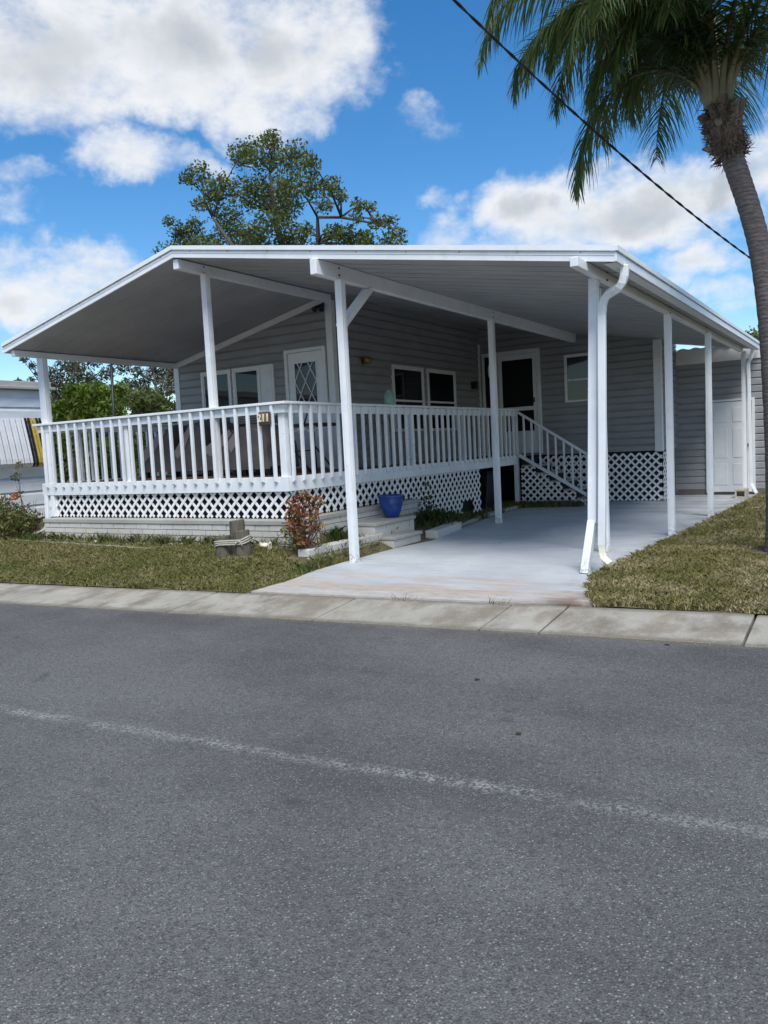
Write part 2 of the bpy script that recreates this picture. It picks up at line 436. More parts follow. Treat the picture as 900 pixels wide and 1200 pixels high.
# driveway slab
DL = [(-5.02,kerb_back(-5.02)+.055),(-5.04,6.2),(-5.17,6.8),(-5.2,7.5),(-5.22,8.5),(-5.12,9.35),(-5.2,9.9),(-5.42,10.9),(-5.62,12.2),(-5.75,13.7),(-5.75,17.0)]
DR = [(-1.92,17.0),(-1.98,15.3),(-2.06,12.75),(-2.14,10.0),(-2.2,8.3),(-2.26,7.3),(-2.12,6.6),(-1.85,kerb_back(-1.85)+.055)]
mb = MB(); poly = DL+DR; n = len(poly)
mb.add([(x,y,.004) for x,y in poly]+[(x,y,-.12) for x,y in poly], [tuple(range(n))]+[(i,(i+1)%n,n+(i+1)%n,n+i) for i in range(n)])
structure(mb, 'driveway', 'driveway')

def left_edge(y):
    for (x0,y0),(x1,y1) in zip(DL[:-1], DL[1:]):
        if y0 <= y <= y1: return x0+(x1-x0)*(y-y0)/(y1-y0)
    return DL[0][0] if y < DL[0][1] else DL[-1][0]
def right_edge(y):
    for (x1,y1),(x0,y0) in zip(DR[:-1], DR[1:]):
        if y0 <= y <= y1: return x0+(x1-x0)*(y-y0)/(y1-y0)
    return DR[-1][0] if y < DR[-1][1] else DR[0][0]
def gz(x, y):
    """height of the left yard"""
    yk = kerb_back(x)
    t = (y-yk)/(7.25-yk) if y < 7.25 else 1.
    z = .20*sm(t*.9+.05)
    z *= sm((left_edge(y)-x)/.9) if x > left_edge(y)-.9 else 1.
    if y > 9: z *= 1-sm((y-9)/2.5)*.9
    if x > -5.9 and 7.0 < y < 11.6: z = max(z, .10*sm((-5.3-x)/.12))
    return z-.004
def grid_ground(name, xs, ys, hf, mat, clipf):
    mb = MB(); idx = {}
    for i, x in enumerate(xs):
        for j, y in enumerate(ys):
            px, py = clipf(x, y); idx[i, j] = len(mb.v); mb.v.append((px, py, hf(px, py)))
    for i in range(len(xs)-1):
        for j in range(len(ys)-1):
            mb.f.append((idx[i,j], idx[i+1,j], idx[i+1,j+1], idx[i,j+1])); mb.mi.append(0)
    return structure(mb, name, mat, smooth=True, fixn=False)
us = list(np.concatenate([np.linspace(0,.12,34), np.linspace(.14,.5,16), [.7,1.]])); ts = list(np.concatenate([np.linspace(0,1,22), [1.5,2.,2.7,3.4,4.2,5,6,8,10]]))
def clip_left(u, t):
    # u 0 at the drive edge, growing left; t 0 at kerb, 1 at the deck
    yk = kerb_back(-5.)+.02
    y = yk+(7.3-yk)*t if t <= 1 else 7.3+(t-1)*1.05
    xr = left_edge(y)
    x = xr-u*42
    if t <= 1: y += (kerb_back(x)-kerb_back(-5.))*(1-t)
    return x, y
grid_ground('lawn', us, ts, gz, 'lawn_soil', clip_left)
def clip_right(u, t):
    y0 = kerb_back(-1.85)+.02; y = y0+(17-y0)*t
    x = right_edge(y)+.005+u*26
    y += (kerb_back(x)-kerb_back(-1.85))*(1-t)
    return x, y
grid_ground('lawn', list(np.linspace(0,.12,14))+[.2,.4,.7,1.], list(np.linspace(0,1,34)), lambda x, y: .004+.018*math.sin(x*1.7+y*.9)*.4, 'lawn_soil', clip_right)

def blades(name, pts, hmin, hmax, w, mat, lean=.6, kind='stuff', label=None, parent=None):
    n = len(pts); a = rng.uniform(0, 2*np.pi, n); h = rng.uniform(hmin, hmax, n); l = rng.normal(0, lean, (n, 2))*h[:,None]
    ww = w*rng.uniform(.6, 1.3, n)
    dx = np.stack([np.cos(a)*ww/2, np.sin(a)*ww/2, np.zeros(n)], 1)
    mid = pts+np.stack([l[:,0]*.35, l[:,1]*.35, h*.6], 1); tip = pts+np.stack([l[:,0], l[:,1], h*.92], 1)
    V = np.stack([pts-dx, pts+dx, mid+dx*.75, tip, mid-dx*.75], 1).reshape(-1, 3)
    F = np.arange(n*5).reshape(n, 5)
    o = mesh_np(name, V, F, mat, parent)
    if kind: o['kind'] = kind
    if label: tag(o, label, 'grass')
    return o
def scatter(n, x0, x1, y0, y1, test, hf):
    P = []
    X = rng.uniform(x0, x1, n); Y = rng.uniform(y0, y1, n)
    for x, y in zip(X, Y):
        if test(x, y): P.append((x, y, hf(x, y)))
    return np.array(P)
def in_left(x, y):
    if y < kerb_back(x)+.03+.03*math.sin(x*9) or y > 7.02+.05*math.sin(x*5): return False
    e = left_edge(y)-.02+.03*math.sin(y*21)
    if x > e: return False
    if -5.68 < x < -5.42 and y > 6.92: return False
    if math.hypot(x+6.2, y-6.7) < .22 and y > 6.6: return False
    return True
P = scatter(260000, -13.5, -4.7, 4.6, 7.1, in_left, gz)
P = np.concatenate([P, scatter(2500, -5.42, -5.15, 6.9, 8.45, lambda x, y: x < left_edge(y)-.015, lambda x, y: max(0., gz(x, y)))])
blades('lawn_grass', P, .02, .046, .008, 'grass_left', label='olive green mown grass between the gutter and the white deck')
def in_right(x, y): return x > right_edge(y)+.01+.025*math.sin(y*13)+.03*math.sin(y*31) and y > kerb_back(x)+.02+.03*math.sin(x*11) and math.hypot(x+.95, y-8.9) > .22
P = np.concatenate([scatter(150000, -2.4, .6, 5.8, 10, in_right, lambda x, y: .005), scatter(90000, -2.4, 1.0, 10, 17, in_right, lambda x, y: .005), scatter(30000, .6, 4, 6.2, 12, in_right, lambda x, y: .005)])
blades('lawn_grass', P, .025, .058, .008, 'grass_right', label='dry tan and green grass right of the carport posts')

# weeds along the deck footing and in the bed beside the drive
W = []
for _ in range(170):
    if random.random() < .6: cx, cy = random.uniform(-10.8, -6.0), random.uniform(6.98, 7.25)
    else: cx, cy = random.uniform(-5.95, -5.45), random.uniform(7.15, 10.3)
    k = random.randint(8, 40); r = random.uniform(.02, .09)
    for _ in range(k):
        x = cx+random.gauss(0, r); y = cy+random.gauss(0, r*.6); W.append((x, y, gz(x, y)))
for _ in range(110):    # strip between edging and slab, and rear bed edge
    t = random.random(); y = random.choice([random.uniform(6.5, 7.2), random.uniform(10.8, 14.6), random.uniform(10.8, 14.6)])
    cx = left_edge(y)-random.uniform(.01, .14 if y < 9 else .5)
    for _ in range(random.randint(4, 12) if y < 9 else random.randint(8, 30)):
        x = cx+random.gauss(0, .04); yy = y+random.gauss(0, .05); W.append((min(x, left_edge(yy)), yy, max(0., gz(x, yy))))
for _ in range(170):
    cx = random.uniform(-5.95, -4.75); cy = 14.52-random.uniform(0, .42)*max(.2, (-cx-4.6)/1.3)
    for _ in range(random.randint(8, 26)): W.append((cx+random.gauss(0, .05), cy+random.gauss(0, .05), .0))
for cx in (-3.42, -2.62):    # tufts in the gutter joint
    for _ in range(26): 
        x = cx+random.gauss(0, .05); W.append((x, kerb_back(x)+random.gauss(0, .015), -.07))
blades('weeds', np.array(W), .05, .15, .009, 'weed', lean=.45, label='scruffy weeds along the brick footing and bed edge')
# gravel and shell bits in the bed
mb = MB()
for _ in range(420):
    if random.random() < .45: x, y = random.uniform(-10.7, -6.2), random.uniform(6.95, 7.26)
    else: x, y = random.uniform(-5.9, -5.45), random.uniform(7.2, 9.0)
    r = random.uniform(.006, .02); z = gz(x, y)
    q = [Vector((random.gauss(0,1), random.gauss(0,1), random.gauss(0,1))).normalized()*r for _ in range(6)]
    ax = [Vector((r,0,0)),Vector((0,r*.8,0)),Vector((-r,0,0)),Vector((0,-r,0)),Vector((0,0,r*.7)),Vector((0,0,-r*.5))]
    c = Vector((x,y,z+r*.2)); vs = [c+a+b*.25 for a, b in zip(ax, q)]
    mb.add(vs, [(0,1,4),(1,2,4),(2,3,4),(3,0,4),(1,0,5),(2,1,5),(3,2,5),(0,3,5)])
o = mb.build('gravel', 'rock'); tag(o, 'pale shell gravel scattered in the planting bed', 'gravel', kind='stuff')

# ------------------------------------------------------------------ the house
RX, RZ = -7.2, 3.70          # ridge
LX, LZ = -10.72, 2.935       # left eave (underside)
EX, EZ = -1.92, 2.79         # carport eave (underside)
def under(x):
    return RZ-(RX-x)*(RZ-LZ)/(RX-LX) if x <= RX else RZ-(x-RX)*(RZ-EZ)/(EX-RX)
FY, BY, TH = 7.0, 16.85, .125; SY_ = 16.97
HW = 10.23; SX = -7.2; W2 = 15.59; CX = -3.48
house = thing('mobile_home', (-7.2, 12, 0), 'grey sided mobile home under a wide white gable roof, with porch and carport', 'house')

def siding(name, parent, axis, plane, sgn, u0, u1, z0, topf, course=.135, lap=.024, mat='siding'):
    """lapped boards; axis 'x': wall spans x at y=plane; 'y': spans y at x=plane. sgn: outward direction"""
    mb = MB(); z = z0
    while True:
        zt = z+course
        n = 40; seg = None
        us = np.linspace(u0, u1, n+1)
        ok = [min(topf(u), zt) for u in us]
        runs = []
        for i in range(n):
            if ok[i] > z+.004 and ok[i+1] > z+.004: runs.append(i)
        if not runs: break
        i = runs[0]; spans = []
        st = i
        for a, b in zip(runs, runs[1:]+[None]):
            if b != (a+1): spans.append((st, a+1)); st = b
        for a, b in spans:
            full = all(ok[k] >= zt-1e-6 for k in range(a, b+1))
            ks = [a, b] if full else list(range(a, b+1))
            for k, k2 in zip(ks[:-1], ks[1:]):
                pts = []
                def P_(u, f):
                    h = min(z+course*f, topf(u)); f2 = (h-z)/course
                    o = lap*(1-.12*f2/.72) if f2 < .72 else lap*.88*(1-((f2-.72)/.28)**.7)
                    return (u, plane+sgn*o, h) if axis == 'x' else (plane+sgn*o, u, h)
                prof = (0, .36, .72, .82, .92, 1.0)
                for f in prof: pts += [P_(us[k], f), P_(us[k2], f)]
                b_ = [(us[k], plane, z), (us[k2], plane, z)] if axis == 'x' else [(plane, us[k], z), (plane, us[k2], z)]
                mb.add(pts+b_, [(2*q, 2*q+1, 2*q+3, 2*q+2) for q in range(len(prof)-1)]+[(2*len(prof), 2*len(prof)+1, 1, 0)])
        z = zt
    # backing sheet so no light leaks through
    us = np.linspace(u0, u1, 24)
    for a, b in zip(us[:-1], us[1:]):
        q = [(a, z0), (b, z0), (b, topf(b)), (a, topf(a))]
        mb.add([(u, plane-sgn*.03, h) if axis == 'x' else (plane-sgn*.03, u, h) for u, h in q], [(0,1,2,3)])
    return mb.build(name, mat, parent, fixn=False)
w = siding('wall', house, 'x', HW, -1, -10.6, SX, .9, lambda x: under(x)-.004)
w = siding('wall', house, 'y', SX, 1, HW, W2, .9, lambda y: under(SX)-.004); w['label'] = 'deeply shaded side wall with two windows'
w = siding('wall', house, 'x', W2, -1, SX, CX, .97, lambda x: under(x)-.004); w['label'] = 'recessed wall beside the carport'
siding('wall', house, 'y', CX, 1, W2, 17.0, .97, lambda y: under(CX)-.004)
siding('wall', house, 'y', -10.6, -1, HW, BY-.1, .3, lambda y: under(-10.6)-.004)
mb = MB(); mb.box(-10.55, SX-.06, HW+.05, W2, .0, .95); mb.box(SX-.1, CX-.1, W2+.25, W2+.3, 0, 1.0); mb.box(CX-.12, CX-.04, W2+.3, SY_, 0, .98); mb.build('foundation', 'dark', house)  # near-black colour stands in for the dark hollow under the floors

# roof: one folded slab, front fascia in two steps with a drip cap
roof = MB()
for (xa, xb) in ((LX, RX), (RX, EX)):
    za, zb = under(xa), under(xb)
    roof.add([(xa,FY+.03,za),(xb,FY+.03,zb),(xb,BY,zb),(xa,BY,za),(xa,FY+.03,za+TH-.01),(xb,FY+.03,zb+TH-.01),(xb,BY,zb+TH-.01),(xa,BY,za+TH-.01)],
             [(0,1,2,3),(4,5,6,7),(0,1,5,4),(1,2,6,5),(2,3,7,6),(3,0,4,7)])
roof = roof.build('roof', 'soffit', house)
rb = MB(); yy = FY+.33
while yy < BY-.1:
    for (xa, xb) in ((LX+.05, RX-.06), (RX+.06, EX-.02)):
        za, zb = under(xa), under(xb)
        rb.add([(xa,yy,za-.005),(xb,yy,zb-.005),(xb,yy+.014,zb-.005),(xa,yy+.014,za-.005),(xa,yy,za-.001),(xb,yy,zb-.001),(xb,yy+.014,zb-.001),(xa,yy+.014,za-.001)], [(0,1,2,3),(0,1,5,4),(1,2,6,5),(2,3,7,6),(3,0,4,7)])
    yy += .305
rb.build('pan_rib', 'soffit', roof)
def slope_strip(mb, xa, xb, y0, y1, lo, hi):
    za, zb = under(xa), under(xb)
    mb.add([(xa,y0,za+lo),(xb,y0,zb+lo),(xb,y1,zb+lo),(xa,y1,za+lo),(xa,y0,za+hi),(xb,y0,zb+hi),(xb,y1,zb+hi),(xa,y1,za+hi)],
           [(0,1,2,3),(4,5,6,7),(0,1,5,4),(1,2,6,5),(2,3,7,6),(3,0,4,7)])
for nm, (xa, xb) in (('fascia', (LX-.02, RX)), ('fascia', (RX, EX+.0))):
    mb = MB()
    slope_strip(mb, xa, xb, FY+.004, FY+.028, -.004, .045)
    slope_strip(mb, xa, xb, FY, FY+.03, .047, .078)
    slope_strip(mb, xa, xb, FY+.012, FY+.03, .078, .085)
    slope_strip(mb, xa, xb, FY-.018, FY+.05, .085, TH+.008)
    for k in range(9):
        t = (k+.5)/9; x = xa+(xb-xa)*t; z = under(x)+.07
        mb.cur = 1; mb.box(x-.006, x+.006, FY-.004, FY+.002, z-.006, z+.006); mb.cur = 0
    mb.build(nm, ['white_metal', 'cinder'], roof)
# right eave gutter fascia and left eave fascia
mb = MB(); z = under(EX)
mb.box(EX, EX+.02, FY+.0, BY, z-.004, z+.072); mb.box(EX-.004, EX+.014, FY+.0, BY, z+.072, z+.082); mb.box(EX-.03, EX+.034, FY-.016, BY, z+.082, z+TH+.008)
mb.box(EX-.1, EX-.002, FY+.04, BY, z-.008, z-.002)
mb.build('gutter_fascia', 'white_metal', roof, bevel=.003)
mb = MB(); z = under(LX); mb.box(LX-.045, LX-.022, FY, BY, z-.008, z+TH+.006); mb.build('gutter_fascia', 'white_metal', roof, bevel=.003)

def beam(x, w, y0, y1, depth, ztop):
    mb = MB(); mb.box(x-w/2, x+w/2, y0, y1, ztop-depth, ztop)
    return mb.build('beam', 'white_metal', roof, bevel=.006)
beam(-7.2, .085, FY+.04, HW-.02, .12, under(-7.2)-.018)
b2 = beam(-5.1, .085, 6.97, W2-.03, .165, under(-5.1)-.008)
beam(-2.2, .07, 6.76, 16.6, .085, under(-2.2)-.006)
beam(-10.6, .08, FY+.05, HW-.02, .085, under(-10.6)-.005)
# bolts on beams above posts
bolt = None
for x, ys, zc in ((-5.1, (7.39, 11.56), under(-5.1)-.09), (-2.2, (7.6, 10.29, 12.74), under(-2.2)-.05), (-7.2, (7.47,), under(-7.2)-.09)):
    for y in ys:
        for dz in (-.035, .04):
            p = (x+.046, y, zc+dz)
            if bolt is None:
                mb = MB(); mb.tube([(p[0]-.006, p[1], p[2]), (p[0]+.006, p[1], p[2])], .010, 8); bolt = mb.build('bolt', 'black_metal', b2, loc=p)
            else: place(bolt, p, b2)
mb = MB()
mb.bar((-5.1, 7.43, 2.66), (-5.1, 8.05, under(-5.1)-.18), .07, .11, up=(1,0,0)); mb.build('knee_brace', 'white_metal', roof, bevel=.005)
# gable trim under the roof along the front wall
mb = MB(); slope_strip(mb, -10.6, SX, HW-.042, HW-.0, -.10, -.006); mb.build('gable_trim', 'trim', house)

def post(x, y, z0, z1, w=.085):
    mb = MB(); mb.box(x-w/2, x+w/2, y-w/2, y+w/2, z0, z1)
    # rolled ribs of the metal column
    for dx, dy in ((1,0),(-1,0),(0,1),(0,-1)):
        if dx: mb.box(x+dx*w/2-(.004 if dx<0 else 0), x+dx*w/2+(.004 if dx>0 else 0), y-.018, y+.018, z0, z1)
        else: mb.box(x-.018, x+.018, y+dy*w/2-(.004 if dy<0 else 0), y+dy*w/2+(.004 if dy>0 else 0), z0, z1)
    return mb.build('support_post', 'white_metal', house, bevel=.004)
post(-5.06, 7.40, 0, under(-5.1)-.17)
post(-5.1, 11.56, 0, under(-5.1)-.17)
post(-2.19, 10.29, 0, under(-2.2)-.09, .078)
post(-2.14, 12.74, 0, under(-2.2)-.09, .078)
post(-2.14, 16.47, 0, under(-2.2)-.09, .078)
post(-7.17, 7.50, 1.0, under(-7.2)-.13)
post(-10.545, 7.50, .5, under(-10.6)-.09)
post(-2.56, 8.70, 0, under(-2.5)-.005, .075)['label'] = 'inner post standing behind the bent corner post'
# bent corner post: leaning shaft with a kicked-out foot
mb = MB(); mb.bar((-2.252, 7.50, under(-2.25)-.08), (-2.318, 7.47, .47), .082, .082, up=(0,1,0)); mb.bar((-2.322, 7.465, .49), (-2.36, 7.31, .0), .084, .075, up=(1,0,0))
p = mb.build('support_post', 'white_metal', house, bevel=.005); p['label'] = 'corner post with a kinked foot bent outwards'
def downspout(pts, w, d, label=None, mat='white_metal'):
    mb = MB()
    for a, b in zip(pts[:-1], pts[1:]):
        a = Vector(a); b = Vector(b); e = (b-a).normalized()*.008
        up = (1,0,0)
        mb.bar(a-e, b+e, d, w, up=up)
    o = mb.build('downspout', mat, house, bevel=.006)
    return o
def curve(p0, p1, p2, p3, n=7):
    p0, p1, p2, p3 = map(Vector, (p0, p1, p2, p3)); out = []
    for i in range(n+1):
        t = i/n; out.append(p0*(1-t)**3+p1*3*t*(1-t)**2+p2*3*t*t*(1-t)+p3*t**3)
    return out
S = curve((-1.90, 7.26, under(EX)-.0), (-1.90, 7.26, 2.46), (-2.13, 7.33, 2.72), (-2.145, 7.36, 2.40), 9)
downspout(S+[(-2.18, 7.385, 1.2), (-2.215, 7.40, .27)], .07, .055)
downspout(curve((-2.215, 7.40, .29), (-2.215, 7.40, .15), (-2.205, 7.38, .14), (-2.125, 7.33, .10), 6), .062, .05, mat='sign_cream')
S = curve((-1.97, 16.35, under(EX)), (-1.98, 16.35, 2.45), (-2.08, 16.4, 2.7), (-2.05, 16.42, 2.3), 8)
downspout(S+[(-2.03, 16.42, .25), (-1.93, 16.36, .07)], .06, .05)
downspout([(-10.645, 7.52, under(-10.6)-.09), (-10.655, 7.52, .84)], .07, .075); downspout([(-10.69, 7.48, .83), (-10.69, 7.46, .42)], .075, .06)
downspout(curve((-10.69, 7.46, .45), (-10.69, 7.45, .3), (-10.69, 7.40, .27), (-10.74, 7.22, .24), 5), .08, .065, mat='concrete')

# corner trims
def trim(x0, x1, y0, y1, z0, z1):
    mb = MB(); mb.box(x0, x1, y0, y1, z0, z1); return mb.build('corner_trim', 'trim', house, bevel=.004)
trim(SX-.085, SX+.036, HW-.036, HW+.07, .95, RZ-.1)
trim(-10.66, -10.54, HW-.036, HW+.05, .95, under(-10.6)-.09)
trim(SX+.0, SX+.06, W2-.06, W2-.0, 1.0, under(SX)-.35)
trim(CX-.11, CX+.036, W2-.036, W2+.06, .95, under(CX)-.01)

def window(x0, x1, z0, z1, plane, axis='x', sgn=-1, meet=True, fw=.05, matf='trim'):
    """framed pane standing 4 cm proud of the siding; axis as in siding"""
    def bx(mb, u0, u1, d0, d1, h0, h1):
        a, b = plane+sgn*d0, plane+sgn*d1; a, b = min(a, b), max(a, b)
        if axis == 'x': mb.box(u0, u1, a, b, h0, h1)
        else: mb.box(a, b, u0, u1, h0, h1)
    fr = MB()
    bx(fr, x0, x0+fw, -.02, .052, z0, z1); bx(fr, x1-fw, x1, -.02, .052, z0, z1)
    bx(fr, x0+fw, x1-fw, -.02, .052, z1-fw, z1); bx(fr, x0+fw, x1-fw, -.02, .06, z0, z0+fw)
    f = fr.build('window', matf, house, bevel=.004)
    g = MB(); bx(g, x0+fw, x1-fw, -.02, .030, z0+fw, z1-fw); g.build('pane', 'glass', f)
    s = MB(); i = .022
    bx(s, x0+fw, x0+fw+i, .030, .04, z0+fw, z1-fw); bx(s, x1-fw-i, x1-fw, .030, .04, z0+fw, z1-fw)
    bx(s, x0+fw+i, x1-fw-i, .030, .04, z1-fw-i, z1-fw)
    if meet: bx(s, x0+fw+i, x1-fw-i, .030, .044, (z0+z1)/2-.055, (z0+z1)/2-.02)
    s.build('sash', matf, f)
    return f
window(-10.0, -9.31, 1.55, 2.74, HW); window(-9.27, -8.66, 1.55, 2.74, HW)
mb = MB(); mb.box(-8.655, -8.37, HW-.05, HW-.014, 1.55, 2.74); sh = mb.build('shutter', 'trim', house, bevel=.004)
mb = MB(); mb.box(-8.615, -8.41, HW-.056, HW-.049, 1.6, 2.69)
for k in range(27): mb.box(-8.61, -8.415, HW-.062, HW-.055, 1.61+k*.04, 1.63+k*.04)
mb.build('louvre', 'green_glass' if 0 else 'trim', sh)
window(11.94, 13.06, 1.55, 2.72, SX, 'y', 1); window(13.2, 14.37, 1.55, 2.72, SX, 'y', 1)
wn = window(-5.32, -4.55, 2.0, 2.94, W2, fw=.035)

# front door with leaded diamond light
dr = MB(); dr.box(-8.06, -7.38, HW-.045, HW-.0, 1.02, 2.86); dr = dr.build('door', 'door_white', house, bevel=.004)
fr = MB(); fr.box(-8.13, -8.065, HW-.06, HW-.013, 1.0, 2.92); fr.box(-7.375, -7.31, HW-.06, HW-.013, 1.0, 2.92); fr.box(-8.065, -7.375, HW-.06, HW-.013, 2.865, 2.92); fr.build('door_frame', 'trim', dr, bevel=.004)
g = MB(); g.box(-7.92, -7.5, HW-.053, HW-.044, 2.0, 2.69); g.build('pane', 'glass', dr)
ld = MB(); x0, x1, z0, z1 = -7.92, -7.5, 2.0, 2.69
for (xa, xb, za, zb) in ((x0-.02, x0, z0-.02, z1+.02), (x1, x1+.02, z0-.02, z1+.02), (x0, x1, z0-.02, z0), (x0, x1, z1, z1+.02)): ld.box(xa, xb, HW-.06, HW-.044, za, zb)
wx = x1-x0; hz = (z1-z0)
def clipseg(p, q, x0, x1, z0, z1):
    t0, t1 = 0., 1.; d = (q[0]-p[0], q[1]-p[1])
    for pp, qq in ((-d[0], p[0]-x0), (d[0], x1-p[0]), (-d[1], p[1]-z0), (d[1], z1-p[1])):
        if abs(pp) < 1e-9:
            if qq < 0: return None
        else:
            r = qq/pp
            if pp < 0: t0 = max(t0, r)
            else: t1 = min(t1, r)
    if t0 >= t1-1e-6: return None
    return (p[0]+d[0]*t0, p[1]+d[1]*t0), (p[0]+d[0]*t1, p[1]+d[1]*t1)
for k in range(-4, 7):
    for s_ in (1, -1):
        p = (x0+wx*.5*k, z0); q = (p[0]+s_*.5, z0+.5*1.9)
        c = clipseg(p, q, x0, x1, z0, z1)
        if c: ld.bar((c[0][0], HW-.057, c[0][1]), (c[1][0], HW-.057, c[1][1]), .012, .020, up=(0,1,0))
ld.build('leaded_grille', 'door_white', dr)
mb = MB(); mb.box(-7.92, -7.5, HW-.05, HW-.044, 1.15, 1.85); mb.build('door_panel', 'door_white', dr, bevel=.003)
mb = MB(); mb.tube([(-7.45, HW-.1, 1.93), (-7.45, HW-.04, 1.93)], .012, 8); mb.lathe([(0,-.03),(.026,-.02),(.03,0),(.026,.02),(0,.03)], (-7.45, HW-.115, 1.93), 12); mb.build('handle', 'brass', dr, smooth=True)

# storm door of the recessed wall, dark slot beside it
sd = MB(); X0, X1 = -6.74, -5.9
sd.box(X0, -6.66, W2-.06, W2-.014, 1.02, 3.06); sd.box(-5.98, X1, W2-.06, W2-.014, 1.02, 3.06); sd.box(-6.66, -5.98, W2-.06, W2-.014, 2.95, 3.06)
sd.box(-6.66, -5.98, W2-.06, W2-.014, 1.9, 1.98); sd.box(-6.66, -5.98, W2-.06, W2-.014, 1.02, 1.48)
sd = sd.build('door', 'door_white', house, bevel=.004); sd['label'] = 'white storm door with a dark screened upper pane'
g = MB(); g.box(-6.66, -5.98, W2-.035, W2-.016, 1.98, 2.95); g.box(-6.66, -5.98, W2-.035, W2-.016, 1.48, 1.9); g.build('screen', 'screen', sd)
fr = MB(); fr.box(-5.895, -5.82, W2-.075, W2-.013, 1.0, 3.14); fr.box(-7.10, -5.895, W2-.075, W2-.013, 3.065, 3.14); fr.box(-6.84, -6.75, W2-.075, W2-.013, 1.0, 3.06); fr.box(-7.10, -7.05, W2-.075, W2-.013, 1., 3.06); fr.build('door_frame', 'trim', sd, bevel=.004)
g = MB(); g.box(-7.05, -6.84, W2-.03, W2-.014, 1.0, 3.06); g.build('sidelight', 'screen', sd)
mb = MB(); mb.tube([(-6.885+.07*math.cos(t)*-1, W2-.05, 2.77+.17*math.sin(t)) for t in np.linspace(-1.5, 1.5, 12)], .018, 8); mb.build('pull_handle', 'white_metal', sd, smooth=True)
mb = MB(); mb.box(-5.965, -5.945, W2-.09, W2-.06, 2.05, 2.15); mb.build('handle', 'black_metal', sd)

# lamps: brass bracket lamp, black lamp, gable floodlight
lm = MB(); lm.box(SX+.01, SX+.03, 10.98, 11.10, 2.65, 2.78); lm = lm.build('porch_light', 'brass', house, bevel=.004)
mb = MB(); mb.lathe([(.0,.07),(.05,.06),(.075,.03),(.07,-.03),(.045,-.05),(0,-.055)], (SX+.11, 11.04, 2.715), 14); mb.tube([(SX+.02,11.04,2.73),(SX+.08,11.04,2.74)], .014, 8); mb.build('lamp_shade', 'brass', lm, smooth=True)
lm = MB(); lm.box(SX+.01, SX+.03, 15.12, 15.24, 2.4, 2.56); lm = lm.build('porch_light', 'black_metal', house, bevel=.004)
mb = MB(); mb.lathe([(.0,.09),(.05,.07),(.055,-.05),(.03,-.08),(0,-.08)], (SX+.10, 15.18, 2.48), 12); mb.build('lamp_shade', 'black_metal', lm, smooth=True)
lm = MB(); lm.lathe([(0,-.01),(.05,-.01),(.05,.01),(0,.01)], (0,0,0), 12)
lm = MB(); lm.box(-7.38, -7.28, HW-.03, HW-.013, 3.5, 3.58); lm = lm.build('floodlight', 'black_metal', house)
mb = MB()
for dx in (-.07, .07): mb.tube([(-7.33, HW-.03, 3.54), (-7.33+dx*.6, HW-.09, 3.52), (-7.33+dx, HW-.16, 3.46)], [.012,.02,.05], 10)
mb.build('lamp_head', 'black_metal', lm, smooth=True)

# ------------------------------------------------------------------ lattice helper
def lattice(name, parent, rects, place_, period=.155, w=.037, t=.006, mat='lattice'):
    """diagonal slats in two layers clipped to rectangles (u0,u1,v0,v1); place_(u,v,d) -> world"""
    mb = MB()
    for (u0, u1, v0, v1) in rects:
        ext = v1-v0
        for lay, s in ((0, 1), (1, -1)):
            k0 = math.floor((u0-ext)/period)-1; k1 = math.ceil((u1+ext)/period)+1
            for k in range(k0, k1):
                c0 = k*period
                p = (c0, v0) if s > 0 else (c0, v0); q = (c0+s*ext*2, v0+ext*2)
                vr = (v0//period)*period; sh = (v0-vr)*s
                p = (p[0]+sh, p[1]); q = (q[0]+sh, q[1])
                c = clipseg(p, q, u0, u1, v0, v1)
                if not c: continue
                (ua, va), (ub, vb) = c
                L = math.hypot(ub-ua, vb-va)
                if L < .02: continue
                du, dv = (ub-ua)/L, (vb-va)/L; nu, nv = -dv*w/2, du*w/2
                d0, d1 = lay*t*1.1, lay*t*1.1+t
                vs = [place_(ua+nu, va+nv, d0), place_(ub+nu, vb+nv, d0), place_(ub-nu, vb-nv, d0), place_(ua-nu, va-nv, d0),
                      place_(ua+nu, va+nv, d1), place_(ub+nu, vb+nv, d1), place_(ub-nu, vb-nv, d1), place_(ua-nu, va-nv, d1)]
                mb.add(vs, [(0,1,2,3),(4,5,6,7),(0,1,5,4),(1,2,6,5),(2,3,7,6),(3,0,4,7)])
    return mb.build(name, mat, parent)
# skirting lattice below the recessed wall
lattice('lattice_skirt', house, [(-5.9, CX+.02, .02, .93)], lambda u, v, d: (u, W2-.07-d, v))
lattice('lattice_skirt', house, [(W2-.05, 16.3, .02, .93)], lambda u, v, d: (CX+.03+d, u, v))

# ------------------------------------------------------------------ deck
deck = thing('porch_deck', (-8.4, 7.5, 0), 'raised white railed deck wrapping the front corner, brown boards and lattice skirt', 'deck')
DX0, DX1, DY0, DY1 = -10.75, -6.0, 7.45, 14.62
mb = MB()
y = DY0+.03
while y < HW-.03: mb.box(DX0+.03, SX+.0, y, y+.132, .962, .988+random.uniform(0,.003)); y += .138
x = SX
while x < DX1-.05: mb.box(x, min(x+.132, DX1-.03), DY0+.03, W2-.03, .962, .988+random.uniform(0,.003)); x += .138
mb.build('floor', 'deck_wood', deck)
mb = MB(); mb.box(DX0, DX1-.0, DY0, DY0+.035, .82, 1.0); mb.build('fascia_board', 'painted_wood', deck, bevel=.004)
mb = MB(); mb.box(DX1-.035, DX1, DY0+.036, DY1, .82, 1.0); mb.build('fascia_board', 'painted_wood', deck, bevel=.004)
mb = MB(); mb.box(DX0, DX0+.035, DY0+.036, HW, .82, 1.0); mb.build('fascia_board', 'painted_wood', deck, bevel=.004)
